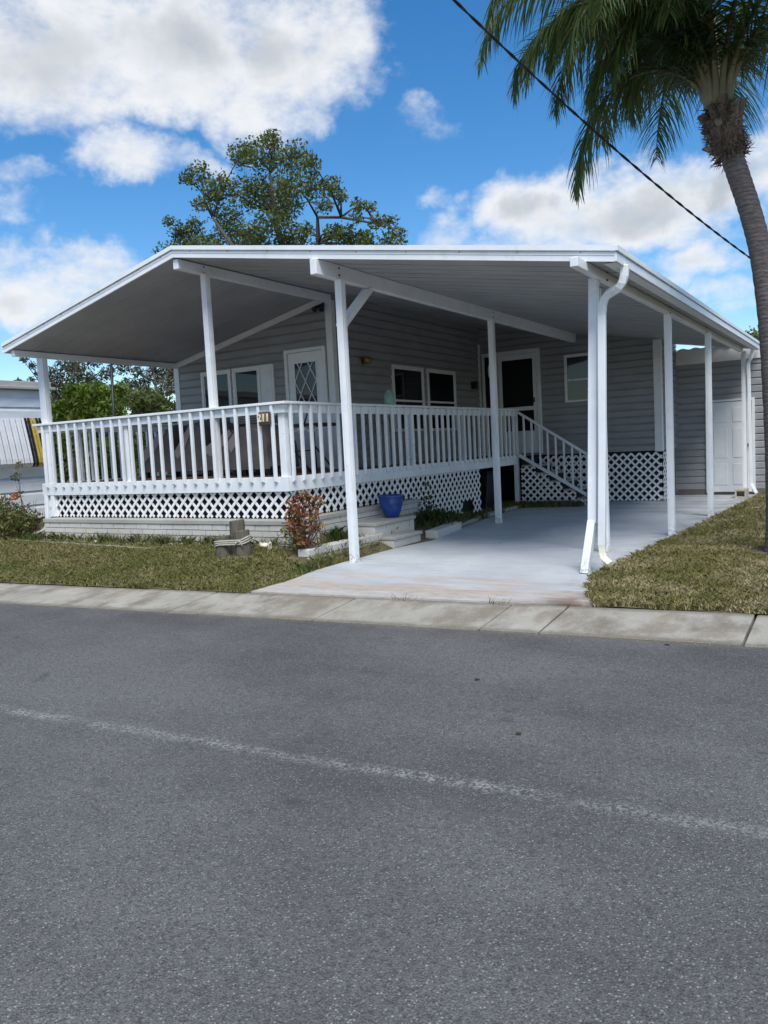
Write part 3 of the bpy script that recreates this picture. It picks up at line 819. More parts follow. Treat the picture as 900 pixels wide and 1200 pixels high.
mb = MB(); mb.box(DX0-.05, DX1+.05, DY0-.05, DY0+.10, 1.868, 1.9); mb.box(DX0, DX1, DY0, DY0+.035, 1.765, 1.866); mb.build('rail', 'painted_wood', deck, bevel=.004)
mb = MB(); mb.box(DX1-.10, DX1+.05, DY0+.101, DY1+.04, 1.868, 1.9); mb.box(DX1-.035, DX1, DY0+.036, DY1, 1.765, 1.866); mb.build('rail', 'painted_wood', deck, bevel=.004)
mb = MB(); mb.box(DX0-.05, DX0+.10, DY0+.101, HW-.03, 1.868, 1.9); mb.box(DX0, DX0+.035, DY0+.036, HW-.03, 1.765, 1.866); mb.build('rail', 'painted_wood', deck, bevel=.004)
pm = MB(); pm.box(-.046, .046, -.046, .046, .99, 1.866)
rp = [(-8.85, DY0+.083), (DX1-.083, DY0+.083), (DX1-.083, 9.0), (DX1-.083, 10.57), (DX1-.083, 12.38), (DX0+.083, 8.95)]
first = None
for x, y in rp:
    if first is None:
        q = MB(); q.v = [(a+x, b+y, c) for a, b, c in pm.v]; q.f = pm.f; q.mi = pm.mi
        first = q.build('rail_post', 'painted_wood', deck, bevel=.004, loc=(x, y, 0))
    else: place(first, (x, y, 0), deck)
mb = MB(); mb.box(DX1-.085, DX1-.0, DY1+.002, DY1+.09, .0, 1.866); mb.build('rail_post', 'painted_wood', deck, bevel=.004)
def bal(dirv):
    mb = MB(); s = .019
    vs = [(-s,-s,.95),(s,-s,.95),(s,s,.925),(-s,s,.925)] 
    # bottom cut at an angle away from the board
    fx, fy = dirv
    pts = []
    for x, y in ((-s,-s),(s,-s),(s,s),(-s,s)):
        out = x*fx+y*fy
        pts.append((x, y, .925+(.02 if out > 0 else 0.)))
    top = [(x, y, 1.866) for x, y, _ in pts]
    mb.add(pts+top, [(0,3,2,1),(4,5,6,7),(0,1,5,4),(1,2,6,5),(2,3,7,6),(3,0,4,7)])
    return mb
first = None
def place_bal(proto, locs):
    f = None
    for x, y in locs:
        if f is None:
            q = MB(); q.v = [(a+x, b+y, c) for a, b, c in proto.v]; q.f = proto.f; q.mi = proto.mi
            f = q.build('baluster', 'painted_wood', deck, bevel=.003, loc=(x, y, 0))
        else: place(f, (x, y, 0), deck)
place_bal(bal((0,-1)), [(-10.60+i*.1925+random.uniform(-.008,.008), DY0-.021) for i in range(24)])
place_bal(bal((1,0)), [(DX1+.021, 7.55+i*.196+random.uniform(-.008,.008)) for i in range(36)])
place_bal(bal((-1,0)), [(DX0-.021, 7.62+i*.196) for i in range(13)])
lattice('lattice_panel', deck, [(DX0+.05, DX1-.03, .50, .825)], lambda u, v, d: (u, DY0+.04+d, v))
lattice('lattice_panel', deck, [(DY0+.08, 10.46, .50, .825)], lambda u, v, d: (DX1-.04-d, u, v))
lp = lattice('lattice_panel', deck, [(10.46, 12.2, .04, .825), (12.2, 12.62, .30, .825), (12.62, 12.95, .06, .825)], lambda u, v, d: (DX1-.036-d, u, v)); lp['label'] = 'taller lattice panel reaching down to the bed, notched at the bottom'
lattice('lattice_panel', deck, [(DY0+.08, HW, .2, .825)], lambda u, v, d: (DX0+.03+d, u, v))
mb = MB(); mb.box(DX0+.12, DX1-.16, DY0+.14, DY0+.15, .1, .95); mb.box(DX1-.16, DX1-.15, DY0+.14, 12.8, .0, .95); mb.build('shade_sheet', 'dark', deck)  # near-black sheets added to paint the shade behind the lattice
# footing: painted bricks in courses under a grey cap
bk = MB(); ym = .075
def bricks(u0, u1, zlist, put):
    for zi, z in enumerate(zlist):
        u = u0-(.11 if zi % 2 else 0)
        while u < u1:
            a = max(u, u0); b = min(u+.225, u1)
            if b-a > .03: put(a, b, z+random.uniform(-.001,.001), z+.064, random.uniform(0, .004))
            u += .235
bricks(DX0+.2, DX1+.09, (.13, .21, .285, .36), lambda a, b, z0, z1, j: bk.box(a, b, DY0-.15-j, DY0-.05, z0, z1+.002))
bricks(DY0-.14, 10.46, (.13, .21, .285, .36), lambda a, b, z0, z1, j: bk.box(DX1+.0, DX1+.092+j, a+.12 if a < DY0 else a, b, z0, z1+.002))
bk.cur = 1; bk.box(DX0+.21, DX1+.08, DY0-.14, DY0-.06, .0, .425); bk.box(DX1+.01, DX1+.082, DY0-.05, 10.45, .0, .425)
fb = bk.build('brick_footing', ['white_brick', 'mortar'], deck)
mb = MB(); mb.box(DX0+.18, DX1+.105, DY0-.165, DY0+.06, .428, .485); mb.box(DX1-.06, DX1+.105, DY0+.062, 10.47, .428, .485); mb.build('cap_slab', 'concrete', fb, bevel=.006)

# stairs with stepped lattice sides
st = thing('staircase', (-5.3, 14.9, 0), 'white wooden stairs with sloping handrail from deck down to the carport slab', 'stairs')
steps = [(-5.92,-5.63,.80),(-5.63,-5.36,.645),(-5.36,-5.10,.485),(-5.10,-4.84,.32),(-4.84,-4.62,.15)]
mb = MB()
for x0, x1, z in steps: mb.box(x0, x1+.03, DY1+.01, W2-.12, z-.035, z)
mb.build('tread', 'concrete', st, bevel=.004)
mb = MB()
for x0, x1, z in steps: mb.box(x0-.012, x0+.008, DY1+.03, W2-.12, max(0, z-.03), z+.14)
mb.build('riser', 'dark', st)
lattice('lattice_side', st, [(x0, x1, .02, z-.03) for x0, x1, z in steps], lambda u, v, d: (u, DY1-.012-d, v), period=.14, w=.034)
mb = MB(); q = lambda x, z: (x, DY1-.01, z)
mb.bar(q(-5.96, 1.84), q(-4.55, .93), .05, .045); mb.build('handrail', 'painted_wood', st, bevel=.004)
mb = MB(); mb.bar(q(-5.96, 1.0), q(-4.62, .20), .035, .06); mb.build('bottom_rail', 'painted_wood', st, bevel=.004)
for i in range(8):
    x = -5.84+i*.158; zt = 1.84+(x+5.96)*(-.91/1.41); zb = 1.0+(x+5.96)*(-.8/1.34)
    mb = MB(); mb.box(x-.016, x+.016, DY1-.028, DY1+.004, zb, zt); mb.build('baluster', 'painted_wood', st)
mb = MB(); mb.box(-4.62, -4.53, DY1-.05, DY1+.04, 0, .98); mb.build('newel_post', 'painted_wood', st, bevel=.006)
# ------------------------------------------------------------------ storage shed
shed = thing('storage_shed', (-2.2, 17.2, 0), 'grey sided storage shed with a white six panel door behind the carport', 'shed')
SY = 17.0
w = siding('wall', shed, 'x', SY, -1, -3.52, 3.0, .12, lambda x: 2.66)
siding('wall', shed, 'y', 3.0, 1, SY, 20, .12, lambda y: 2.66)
mb = MB(); mb.box(-3.47, 3.0, SY-.02, SY+.4, -.05, .12); mb.build('foundation', 'mortar', shed)
mb = MB(); mb.box(-3.47, 3.05, SY-.045, SY-.016, 2.64, 2.92); mb.build('fascia', 'trim', shed, bevel=.004)
# corrugated roof sheet, its wavy edge over the fascia
mb = MB(); n = 180
vs = []; fs = []
for i in range(n+1):
    x = -3.47+6.6*i/n; z = 2.943+.014*math.sin(x*26)
    vs += [(x, SY-.1, z), (x, 20.2, z+.12)]
fs = [(2*i, 2*i+2, 2*i+3, 2*i+1) for i in range(n)]
mb.add(vs, fs); mb.build('roof', 'white_metal', shed, fixn=False)
d = MB(); d.box(-2.86, -2.08, SY-.05, SY-.016, .06, 1.84); d = d.build('door', 'door_white', shed, bevel=.004)
mb = MB()
for xa, xb in ((-2.77, -2.52), (-2.42, -2.17)):
    for za, zb in ((.2, .62), (.74, 1.32), (1.44, 1.72)): mb.box(xa, xb, SY-.058, SY-.049, za, zb)
mb.build('door_panel', 'door_white', d, bevel=.004)
mb = MB(); mb.box(-2.92, -2.87, SY-.062, SY-.013, .05, 1.89); mb.box(-2.07, -2.02, SY-.062, SY-.013, .05, 1.89); mb.box(-2.87, -2.07, SY-.062, SY-.013, 1.85, 1.89); mb.build('door_frame', 'trim', d, bevel=.003)
mb = MB(); mb.lathe([(0,-.03),(.03,-.02),(.035,0),(.03,.02),(0,.03)], (-2.14, SY-.1, .98), 12); mb.build('handle', 'black_metal', d, smooth=True)

# ------------------------------------------------------------------ neighbour's home
nb = thing('neighbour_home', (-17, 4, 0), 'pale grey neighbouring mobile home with lowered metal window awning, left of the deck', 'house')
NX = -14.0
siding('wall', nb, 'y', NX, 1, -6, 9.95, .25, lambda y: 2.72, course=.27, lap=.03, mat='neighbour_siding')
siding('wall', nb, 'x', 9.95, 1, -18, NX, .25, lambda y: 2.72, course=.27, lap=.03, mat='neighbour_siding')
mb = MB(); mb.box(-18, NX-.02, -6, 9.9, 0, .3); mb.build('foundation', 'mortar', nb)
mb = MB(); mb.box(-18.2, NX+.16, -6.2, 10.08, 2.74, 2.80); mb.box(-18.1, NX+.1, -6.1, 10.02, 2.80, 2.90); mb.build('roof', 'concrete', nb, bevel=.01)
mb = MB(); mb.box(NX+.0, NX+.03, -6, 9.97, 2.60, 2.735); mb.build('fascia', 'neighbour_siding', nb)
aw = MB(); y0, y1 = 6.6, 9.76; n = 52
for i in range(n):
    a = y0+(y1-y0)*i/n; b = y0+(y1-y0)*(i+1)/n-.006
    k = n-1-i
    aw.cur = 1 if k in (0, 1, 4, 5) else 2 if k in (2, 3) else 0
    prof = [(NX+.04, 2.2), (NX+.16, 1.7), (NX+.22, 1.42), (NX+.23, 1.33), (NX+.20, 1.27), (NX+.14, 1.25), (NX+.08, 1.26)]
    wob = .012 if i % 2 else 0
    for (xa, za), (xb, zb) in zip(prof[:-1], prof[1:]):
        aw.add([(xa+wob, a, za), (xa+wob, b, za), (xb+wob, b, zb), (xb+wob, a, zb)], [(0,1,2,3)])
aw.build('awning', ['trim', 'black_metal', 'yellow'], nb, fixn=False)

# ------------------------------------------------------------------ things on and near the deck
def covered(name, prof, y0, y1, label, group=None):
    """furniture under a draped cover: a profile (x,z) extruded with sagging folds"""
    xs = [p[0] for p in prof]; cx = sum(xs)/len(xs)
    t = thing(name, (cx, (y0+y1)/2, .99), label, 'furniture', group)
    mb = MB(); n = 16; m = 26
    # resample the profile
    L = [0]
    for a, b in zip(prof[:-1], prof[1:]): L.append(L[-1]+math.hypot(b[0]-a[0], b[1]-a[1]))
    def at(s):
        for i in range(len(L)-1):
            if s <= L[i+1]+1e-9:
                f = (s-L[i])/(L[i+1]-L[i]); return prof[i][0]+(prof[i+1][0]-prof[i][0])*f, prof[i][1]+(prof[i+1][1]-prof[i][1])*f
    rows = []
    for j in range(n+1):
        v = j/n; e = 1-abs(2*v-1)**6*.10
        row = []
        for i in range(m+1):
            x, z = at(L[-1]*i/m)
            z2 = 1.06+(z-1.06)*e+.012*math.sin(v*17+i*.7)*(1 if 0 < i < m else .3)-.02*math.sin(v*math.pi*3)**2
            row.append((cx+(x-cx)*(1+.02*math.sin(v*11+i)), y0+(y1-y0)*v, z2))
        rows.append(row)
    vs = [p for r in rows for p in r]; fs = []; mi = []
    for j in range(n):
        for i in range(m): fs.append((j*(m+1)+i, j*(m+1)+i+1, (j+1)*(m+1)+i+1, (j+1)*(m+1)+i))
    mb.add(vs, fs)
    for r in (rows[0], rows[-1]):
        k = len(mb.v); mb.v += r; mb.v += [(x, y, 1.08) for x, y, z in r]
        q = len(r)
        for i in range(q-1): mb.f.append((k+i, k+i+1, k+q+i+1, k+q+i)); mb.mi.append(0)
    mb.build('cover', 'tarp', t, smooth=True, fixn=False)
    # paler patch paints the light falling on the cover's slope
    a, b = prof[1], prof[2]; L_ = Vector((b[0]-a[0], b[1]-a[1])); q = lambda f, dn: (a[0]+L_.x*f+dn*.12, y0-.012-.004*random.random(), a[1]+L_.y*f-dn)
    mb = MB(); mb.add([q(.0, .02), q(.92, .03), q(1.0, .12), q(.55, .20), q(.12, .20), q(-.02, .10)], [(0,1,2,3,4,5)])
    mb.build('lit_patch', 'tarp_lit_cushion', t, fixn=False)
    mb = MB()
    for x in (prof[0][0]+.08, prof[-1][0]-.08):
        for y in (y0+.08, y1-.08): mb.box(x-.025, x+.025, y-.025, y+.025, .99, 1.12)
    mb.build('leg', 'black_metal', t)
    return t
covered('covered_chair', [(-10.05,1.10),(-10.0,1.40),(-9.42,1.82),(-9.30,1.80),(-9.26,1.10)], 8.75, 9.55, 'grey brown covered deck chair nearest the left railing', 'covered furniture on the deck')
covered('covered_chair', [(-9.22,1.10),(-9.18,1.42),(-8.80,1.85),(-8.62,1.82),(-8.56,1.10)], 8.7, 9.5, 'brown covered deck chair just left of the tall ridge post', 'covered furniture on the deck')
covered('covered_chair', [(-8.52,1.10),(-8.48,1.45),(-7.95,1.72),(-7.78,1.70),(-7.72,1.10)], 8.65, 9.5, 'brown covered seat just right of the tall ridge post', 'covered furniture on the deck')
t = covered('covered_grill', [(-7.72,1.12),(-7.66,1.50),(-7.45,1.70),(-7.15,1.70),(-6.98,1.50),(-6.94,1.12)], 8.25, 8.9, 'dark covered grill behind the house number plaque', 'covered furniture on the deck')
for c in t.children:
    pass
# white low tray seen below the covers
# folded rug on top of the covered seat
mb = MB()
for k in range(3): mb.box(-8.05+.02*k, -7.35-.03*k, 8.85, 9.25, 1.735+.035*k, 1.765+.035*k)
o = mb.build('folded_cushion', 'tarp_lit_cushion', bevel=.012); tag(o, 'stack of folded patterned cushions on top of the covered furniture', 'cushion')
# black metal patio chair with scrolled panel by the door
ch = thing('patio_chair', (-6.55, 8.6, .99), 'black wrought metal patio chair in front of the diamond pane door', 'chair')
mb = MB()
for x in (-6.78, -6.38): mb.tube([(x, 8.42, 1.66), (x+.02, 8.5, 1.36), (x+.10, 8.62, 1.18), (x+.16, 8.75, .99)], .012, 8)
mb.build('leg', 'black_metal', ch, smooth=True)
mb = MB()
for x in (-6.7, -6.28): mb.tube([(x, 8.95, 1.66), (x+.02, 8.95, 1.0)], .012, 8)
mb.build('leg', 'black_metal', ch, smooth=True)
mb = MB(); mb.box(-6.82, -6.26, 8.42, 8.98, 1.62, 1.66); mb.build('seat', 'black_metal', ch, bevel=.008)
mb = MB()
for k in range(6):
    cx = -6.78+k*.105
    mb.tube([(cx+.035*math.cos(t)*(1-t/9), 8.41, 1.57+.035*math.sin(t)*(1-t/9)) for t in np.linspace(0, 7, 18)], .006, 6)
mb.tube([(-6.82, 8.41, 1.61), (-6.26, 8.41, 1.61)], .008, 6); mb.tube([(-6.82, 8.41, 1.53), (-6.26, 8.41, 1.53)], .008, 6)
mb.build('scroll_panel', 'chrome', ch)
mb = MB(); mb.tube([(-6.74, 8.5, 1.30), (-6.36, 8.5, 1.30)], .008, 6); mb.build('stretcher', 'black_metal', ch)
mb = MB(); mb.tube([(-6.82, 8.9, 1.66), (-6.8, 8.97, 1.84), (-6.5, 9.0, 1.9), (-6.3, 8.97, 1.84), (-6.26, 8.9, 1.66)], .012, 8); mb.build('backrest', 'black_metal', ch, smooth=True)
# green jar behind the rail
jr = thing('glass_jar', (-6.62, 10.9, 1.9), 'pale green glass jar standing on a stand behind the side rail', 'jar')
mb = MB(); mb.lathe([(0,0),(.07,0),(.085,.03),(.085,.2),(.05,.25),(.05,.28),(0,.28)], (-6.62, 10.9, 1.92), 16); mb.build('bottle', 'green_glass', jr, smooth=True)
mb = MB(); mb.box(-6.76, -6.48, 10.76, 11.04, 1.88, 1.92)
for dx in (-.12, .12):
    for dy in (-.12, .12): mb.box(-6.62+dx-.012, -6.62+dx+.012, 10.9+dy-.012, 10.9+dy+.012, .988, 1.88)
mb.build('stand', 'trim', jr)
# house number plaque hanging on the rail
sg = thing('number_plaque', (-6.25, 7.39, 1.64), 'small brass framed house number plaque reading 211 on the front rail', 'sign')
mb = MB(); mb.box(-6.345, -6.155, 7.375, 7.405, 1.625, 1.79); mb.build('backboard', 'sign_dark', sg, bevel=.012)
mb = MB(); mb.box(-6.325, -6.175, 7.368, 7.376, 1.665, 1.775); mb.build('face', 'brass', sg, bevel=.003)
cu = bpy.data.curves.new('numerals', 'FONT'); cu.body = '211'; cu.size = .125; cu.extrude = .003; cu.align_x = 'CENTER'; cu.offset = .003
tmp = bpy.data.objects.new('numerals_source', cu); COL.objects.link(tmp)
bpy.context.view_layer.update()
me = bpy.data.meshes.new_from_object(tmp.evaluated_get(bpy.context.evaluated_depsgraph_get()))
bpy.data.objects.remove(tmp)
me.materials.clear(); me.materials.append(M['sign_cream'])
o = bpy.data.objects.new('numerals', me); COL.objects.link(o); o.parent = sg
o.location = Vector((-6.25, 7.363, 1.676))-ORIGIN[sg.name]; o.rotation_euler = (R(90), 0, 0)

# blue glazed pot on the upper step
pot = thing('flower_pot', (-5.68, 9.27, .326), 'empty cobalt blue glazed flower pot on the grey concrete step', 'pot')
mb = MB(); mb.lathe([(r*.92, z*.93) for r, z in [(0,0),(.105,0),(.112,.02),(.135,.08),(.172,.20),(.186,.27),(.182,.29),(.198,.305),(.2,.325),(.188,.335),(.170,.325),(.165,.27),(.0,.265)]], (-5.68, 9.27, .326), 32); mb.build('body', 'blue_glaze', pot, smooth=True)
mb = MB(); mb.lathe([(0,.262),(.150,.258)], (-5.68, 9.27, .326), 24); mb.build('soil', 'soil', pot)
# two long steps
def step(x0, x1, y0, y1, z0, z1, lab, rot=0.):
    t = thing('garden_step', ((x0+x1)/2, (y0+y1)/2, z0), lab, 'step', 'low steps up to the deck footing')
    mb = MB(); mb.box(x0, x1, y0, y1, z1-.045, z1); mb.build('slab', 'concrete', t, bevel=.008)
    mb = MB(); u = y0+.01
    while u < y1-.05:
        v = min(u+.3, y1-.01); mb.box(x0+.03, x1-.02-random.uniform(0,.006), u, v-.008, z0-.05, z1-.047); u = v
    mb.build('brick_course', 'white_brick', t, bevel=.006)
    t.rotation_euler = (0, 0, rot)
    return t
step(-5.885, -5.46, 8.50, 9.56, .08, .325, 'upper grey capped garden step carrying the blue pot')
step(-5.455, -5.22, 8.55, 9.30, .0, .145, 'lower grey capped garden step at the driveway edge')
# edging blocks
def block(x0, x1, y0, y1, z0, z1, lab, mat='white_brick'):
    mb = MB()
    mb.box(x0, x1, y0, y1, z0, z1)
    o = mb.build('edging_block', mat, bevel=.008, loc=((x0+x1)/2, (y0+y1)/2, z0)); o.rotation_euler = (0, 0, random.uniform(-.03, .03))
    return tag(o, lab, 'block', 'pale edging blocks round the bed')
lab = 'pale weathered block in the two course edging left of the first carport post'
ys = [7.05, 7.46, 7.86, 8.26]
for i, y in enumerate(ys):
    dx = -.01*i
    block(-5.60, -5.44, y, y+.385, .095, .185, ['top edging block at the front end of the bed wall', 'second top edging block, behind the first carport post', 'third top edging block counted from the street end', 'top edging block ending at the lower garden step'][i])
    block(-5.595, -5.432, y-.02 if i else y, y+.38, -.02, .092, ['bottom edging block at the front end of the bed wall', 'second bottom edging block, behind the first carport post', 'third bottom edging block counted from the street end', 'bottom edging block ending at the lower garden step'][i])
o = block(-5.40, -5.22, 9.52, 10.66, .0, .115, 'long white edging block beside the clump of grass'); o.rotation_euler[2] = .17
block(-5.56, -5.43, 10.72, 10.92, .0, .09, 'short white edging block past the long block'); 
block(-5.62, -5.50, 10.42, 10.62, .08, .14, 'loose white stone lying behind the long edging block', 'rock')
# long low concrete strip at the bed front and rear bed kerb
mb = MB(); pts = [(-10.9,6.98),(-9.6,6.90),(-8.6,6.84),(-7.7,6.78)]
for (xa,ya),(xb,yb) in zip(pts[:-1], pts[1:]): mb.bar((xa,ya,gz(xa,ya)-.004), (xb+.0,yb,gz(xb,yb)-.008), .07, .06)
o = mb.build('lawn_edging', 'concrete', bevel=.005); tag(o, 'thin pale concrete edging strip in the grass before the deck', 'edging')
mb = MB(); pts = [(-5.50,11.05),(-5.64,12.0),(-5.76,13.2),(-5.80,14.4)]
for (xa,ya),(xb,yb) in zip(pts[:-1], pts[1:]): mb.bar((xa-.06,ya,.02), (xb-.06,yb,.02), .1, .07)
o = mb.build('lawn_edging', 'concrete', bevel=.005); tag(o, 'mossy concrete edging along the shaded driveway side near the stairs', 'edging')

# three tied pilings
pl = thing('piling_cluster', (-6.2, 6.72, .12), 'three weathered dock pilings tied together with white rope on the lawn', 'pilings')
def piling(x, y, r, z0, h, lean):
    mb = MB(); n = 18; dx, dy = lean
    prof = [(r*1.02, 0), (r, h*.5), (r*.97, h-.012), (r*.88, h)]
    for i, (rr, z) in enumerate(prof):
        for k in range(n):
            t = 2*math.pi*k/n; q = rr*(1+.03*math.sin(3*t+x*9)+.02*math.sin(7*t))
            mb.v.append((x+dx*z+q*math.cos(t), y+dy*z+q*math.sin(t), z0+z+.01*math.cos(t+x)))
    for i in range(3):
        for k in range(n): mb.f.append((i*n+k, i*n+(k+1)%n, (i+1)*n+(k+1)%n, (i+1)*n+k)); mb.mi.append(0)
    mb.f.append(tuple(3*n+k for k in range(n))); mb.mi.append(1)
    return mb.build('piling', ['piling_side', 'piling_top'], pl, smooth=False)
piling(-6.33, 6.62, .088, .08, .30, (.02,0)); piling(-6.10, 6.70, .088, .08, .36, (0,0)); piling(-6.30, 6.84, .090, .08, .46, (-.02,.02))
mb = MB()
hull = []
for t in np.linspace(0, 2*math.pi, 49):
    d = Vector((math.cos(t), math.sin(t)))
    best = max(((Vector(c)).dot(d)+r) for c, r in (((-6.325,6.62),.096), ((-6.10,6.70),.096), ((-6.305,6.845),.098)))
    hull.append((d, best))
cen = Vector((-6.24, 6.72))
def hullpt(t):
    d = Vector((math.cos(t), math.sin(t))); 
    pts = []
    for c, r in (((-6.325,6.62),.094), ((-6.10,6.70),.094), ((-6.305,6.845),.096)):
        pts.append((Vector(c).dot(d)+r, Vector(c)+d*r))
    return max(pts, key=lambda q: q[0])[1]
for k in range(3):
    mb.tube([(*hullpt(t), .295+.024*k+.03*math.cos(t-.6)+.004*math.sin(3*t+k)) for t in np.linspace(0, 2*math.pi, 40)], .011, 6)
mb.tube([(-6.13, 6.60, .33), (-6.10, 6.585, .30), (-6.06, 6.60, .33), (-6.03, 6.61, .27)], .010, 6)
mb.build('rope', 'rope', pl, smooth=True)
# small spot lamp lying in the bed
sp = thing('garden_spotlight', (-6.02, 7.05, .17), 'small cream garden spotlight lying by the pilings', 'lamp')
mb = MB(); mb.lathe([(.045,-.06),(.05,.0),(.05,.06),(.042,.06),(.040,.02),(0,.02)], (0,0,0), 16)
ca, sa = math.cos(R(65)), math.sin(R(65))
mb.v = [(-5.98+ (x*ca+z*sa)*.8+ y*.3, 7.02-(z*.75)+y*.5*0+ x*.2, .22+(-x*sa*.2+ y*.95)) for x, y, z in mb.v]
mb.build('lamp_head', 'sign_cream', sp, smooth=True)
mb = MB(); mb.tube([(-6.20, 7.10, .21), (-6.06, 7.06, .21)], .04, 12); mb.tube([(-6.05,7.05,.12),(-6.05,7.05,.2)], .012, 6); mb.build('lamp_base', 'sign_cream', sp, smooth=True)
# cinder block by the shed post
cb = MB(); x0, y0, z0 = -2.27, 16.05, .0
W_, H_, D_ = .20, .17, .36
for a in (0, W_-.03): cb.box(x0+a, x0+a+.03, y0, y0+D_, z0, z0+H_)
cb.box(x0+.03, x0+W_-.03, y0, y0+D_, z0, z0+.035); cb.box(x0+.03, x0+W_-.03, y0, y0+D_, z0+H_-.035, z0+H_); cb.box(x0+.03, x0+W_-.03, y0+D_/2-.015, y0+D_/2+.015, z0+.035, z0+H_-.035)
o = cb.build('cinder_block', 'cinder'); tag(o, 'hollow tan cinder block by the last carport post', 'block')
# dark bin below the deck
bn = thing('waste_bin', (-6.45, 13.9, 0), 'black lidded bin standing in the dark gap under the deck end', 'bin')
mb = MB(); mb.prism([(-6.66,.04),(-6.24,.04),(-6.18,.70),(-6.70,.70)], 'y', 13.6, 14.1); mb.build('body', 'black_metal', bn, bevel=.015)
mb = MB(); mb.box(-6.73, -6.16, 13.56, 14.15, .70, .75); mb.build('lid', 'black_metal', bn, bevel=.015)
for y in (13.66, 14.04):
    mb = MB(); mb.tube([(-6.7, y, .09), (-6.62, y, .09)], .09, 16); mb.build('wheel', 'black_metal', bn)
# dark leaf scraps on the drive and road
def scrap(x, y, z, r, lab):
    mb = MB(); n = 7; pts = []
    a0 = random.uniform(0, 6)
    for k in range(n):
        t = 2*math.pi*k/n; q = r*(.5+.5*abs(math.cos(t+a0)))*random.uniform(.7, 1.1)
        pts.append((x+q*math.cos(t), y+q*math.sin(t), z+.004+random.uniform(0, .008)))
    mb.add(pts+[(x, y, z+.010)], [(i, (i+1) % n, n) for i in range(n)])
    o = mb.build('dead_leaf', 'leaf_litter', fixn=False); tag(o, lab, 'leaf', 'dead leaves on the paving')
scrap(-4.05, 9.2, .004, .035, 'dark dead leaf in the middle of the driveway')
scrap(-1.96, 4.05, ROAD_Z, .02, 'dark leaf on the road below the driveway mouth')
scrap(-1.42, 3.35, ROAD_Z, .02, 'curled dark leaf near the middle of the road')
scrap(-1.15, 5.20, ROAD_Z, .022, 'twiggy brown leaf at the gutter edge of the road')

# ------------------------------------------------------------------ vegetation
def leaf_cloud(clusters, per_vol, size, flat=.5, nmax=900, shell=.35):
    Vs = []; 
    for cx, cy, cz, r in clusters:
        n = int(min(nmax, max(25, per_vol*r**2)))
        d = rng.normal(0, 1, (n, 3)); d /= np.linalg.norm(d, axis=1)[:,None]
        rad = r*(rng.uniform(0, 1, n)**shell)*rng.uniform(.75, 1.25, n)
        c = np.array([cx, cy, cz])+d*rad[:,None]*np.array([1, 1, .85])
        # small twig tufts
        a = rng.normal(0, 1, (n, 3)); a /= np.linalg.norm(a, axis=1)[:,None]
        b = np.cross(a, rng.normal(0, 1, (n, 3))); b /= np.linalg.norm(b, axis=1)[:,None]
        s = size*rng.uniform(.6, 1.4, n)[:,None]
        q = np.stack([c-a*s, c-b*s*flat+a*s*.1, c+a*s, c+b*s*flat+a*s*.1], 1)
        Vs.append(q.reshape(-1, 3))
    V = np.concatenate(Vs); return V, np.arange(len(V)).reshape(-1, 4)
def branches(mb, nodes, clusters, r0=.05, n=5):
    for cx, cy, cz, r in clusters:
        c = Vector((cx, cy, cz))
        src = min(nodes, key=lambda p: (Vector(p)-c).length+max(0, p[2]-cz+.3)*2)
        s = Vector(src); L = (c-s).length
        m1 = s.lerp(c, .35)+Vector((random.gauss(0,.06*L), random.gauss(0,.06*L), .10*L)); m2 = s.lerp(c, .7)+Vector((random.gauss(0,.05*L), random.gauss(0,.05*L), .08*L))
        mb.tube([s, m1, m2, c], [r0, r0*.65, r0*.4, r0*.15], n)
        for _ in range(5):
            d = Vector((random.gauss(0,1), random.gauss(0,1), random.gauss(.2,1))).normalized()*r*.9
            mb.tube([m2.lerp(c, random.random()), c+d*.5, c+d], [r0*.22, r0*.14, r0*.06], 4)
OAK = [(-17.68,22.18,12.07,.39),(-18.53,22.84,11.89,.84),(-21.77,25.33,13.32,.69),(-18.39,24.36,12.15,.77),(-16.18,22.21,10.87,.47),(-22.67,23.71,12.3,.6),(-23.52,23.91,12.41,.34),(-20.42,22.5,11.08,.69),(-23.91,25.03,11.7,.39),(-20.68,22.3,10.75,.52),(-24.29,23.52,10.8,.3),(-24.22,24.07,10.5,.5),(-23.03,23.69,10.43,.44),(-24.08,24.38,10.19,.61),(-22.51,25.05,10.95,.76),(-23.29,26.01,10.6,.78),(-19.48,23.05,10.8,.85),(-19.82,24.65,11.25,.89),(-19.32,24.86,10.66,.78),(-18.64,23.09,9.61,.83),(-16.64,21.81,10.11,.68),(-18.89,26.08,11.63,.66),(-15.98,23.11,10.29,.51),(-15.59,23.18,9.94,.32),(-18.11,25.72,10.71,.42),(-18.04,24.37,9.43,.41),(-18.23,23.87,9.27,.6),(-21.43,25.2,10.11,.66),(-14.08,21.93,9.05,.29),(-15.49,24.91,9.91,.26),(-15.18,23.45,9.21,.31),(-13.6,22.2,8.48,.35),(-14.54,24.71,9.18,.29),(-15.01,25.9,9.09,.4),(-12.96,22.71,7.82,.17),(-16.47,24.57,9.09,.46),(-15.98,23.11,8.8,.38),(-15.9,25.06,8.99,.33),(-16.38,24.98,8.88,.4),(-21.7,22.76,8.86,1.05),(-21.46,25.45,9.11,1.29),(-18.32,24.69,8.47,1.02),(-15.72,24.8,8.06,.81),(-26.24,25.41,10.07,.81)]
OAK2 = [(-20.6,24.3,9.4,.7),(-19.0,24.3,8.9,.7),(-16.6,24.2,8.6,.5),(-15.2,24,8.5,.42),(-14.3,24,8.3,.4),(-22.8,24.2,9.7,.5),(-25.2,24.6,9.9,.42),(-20.4,24,12.6,.42)]
tr = thing('oak_tree', (-18.9, 24, 0), 'broad open crowned tree rising behind the roof ridge', 'tree')
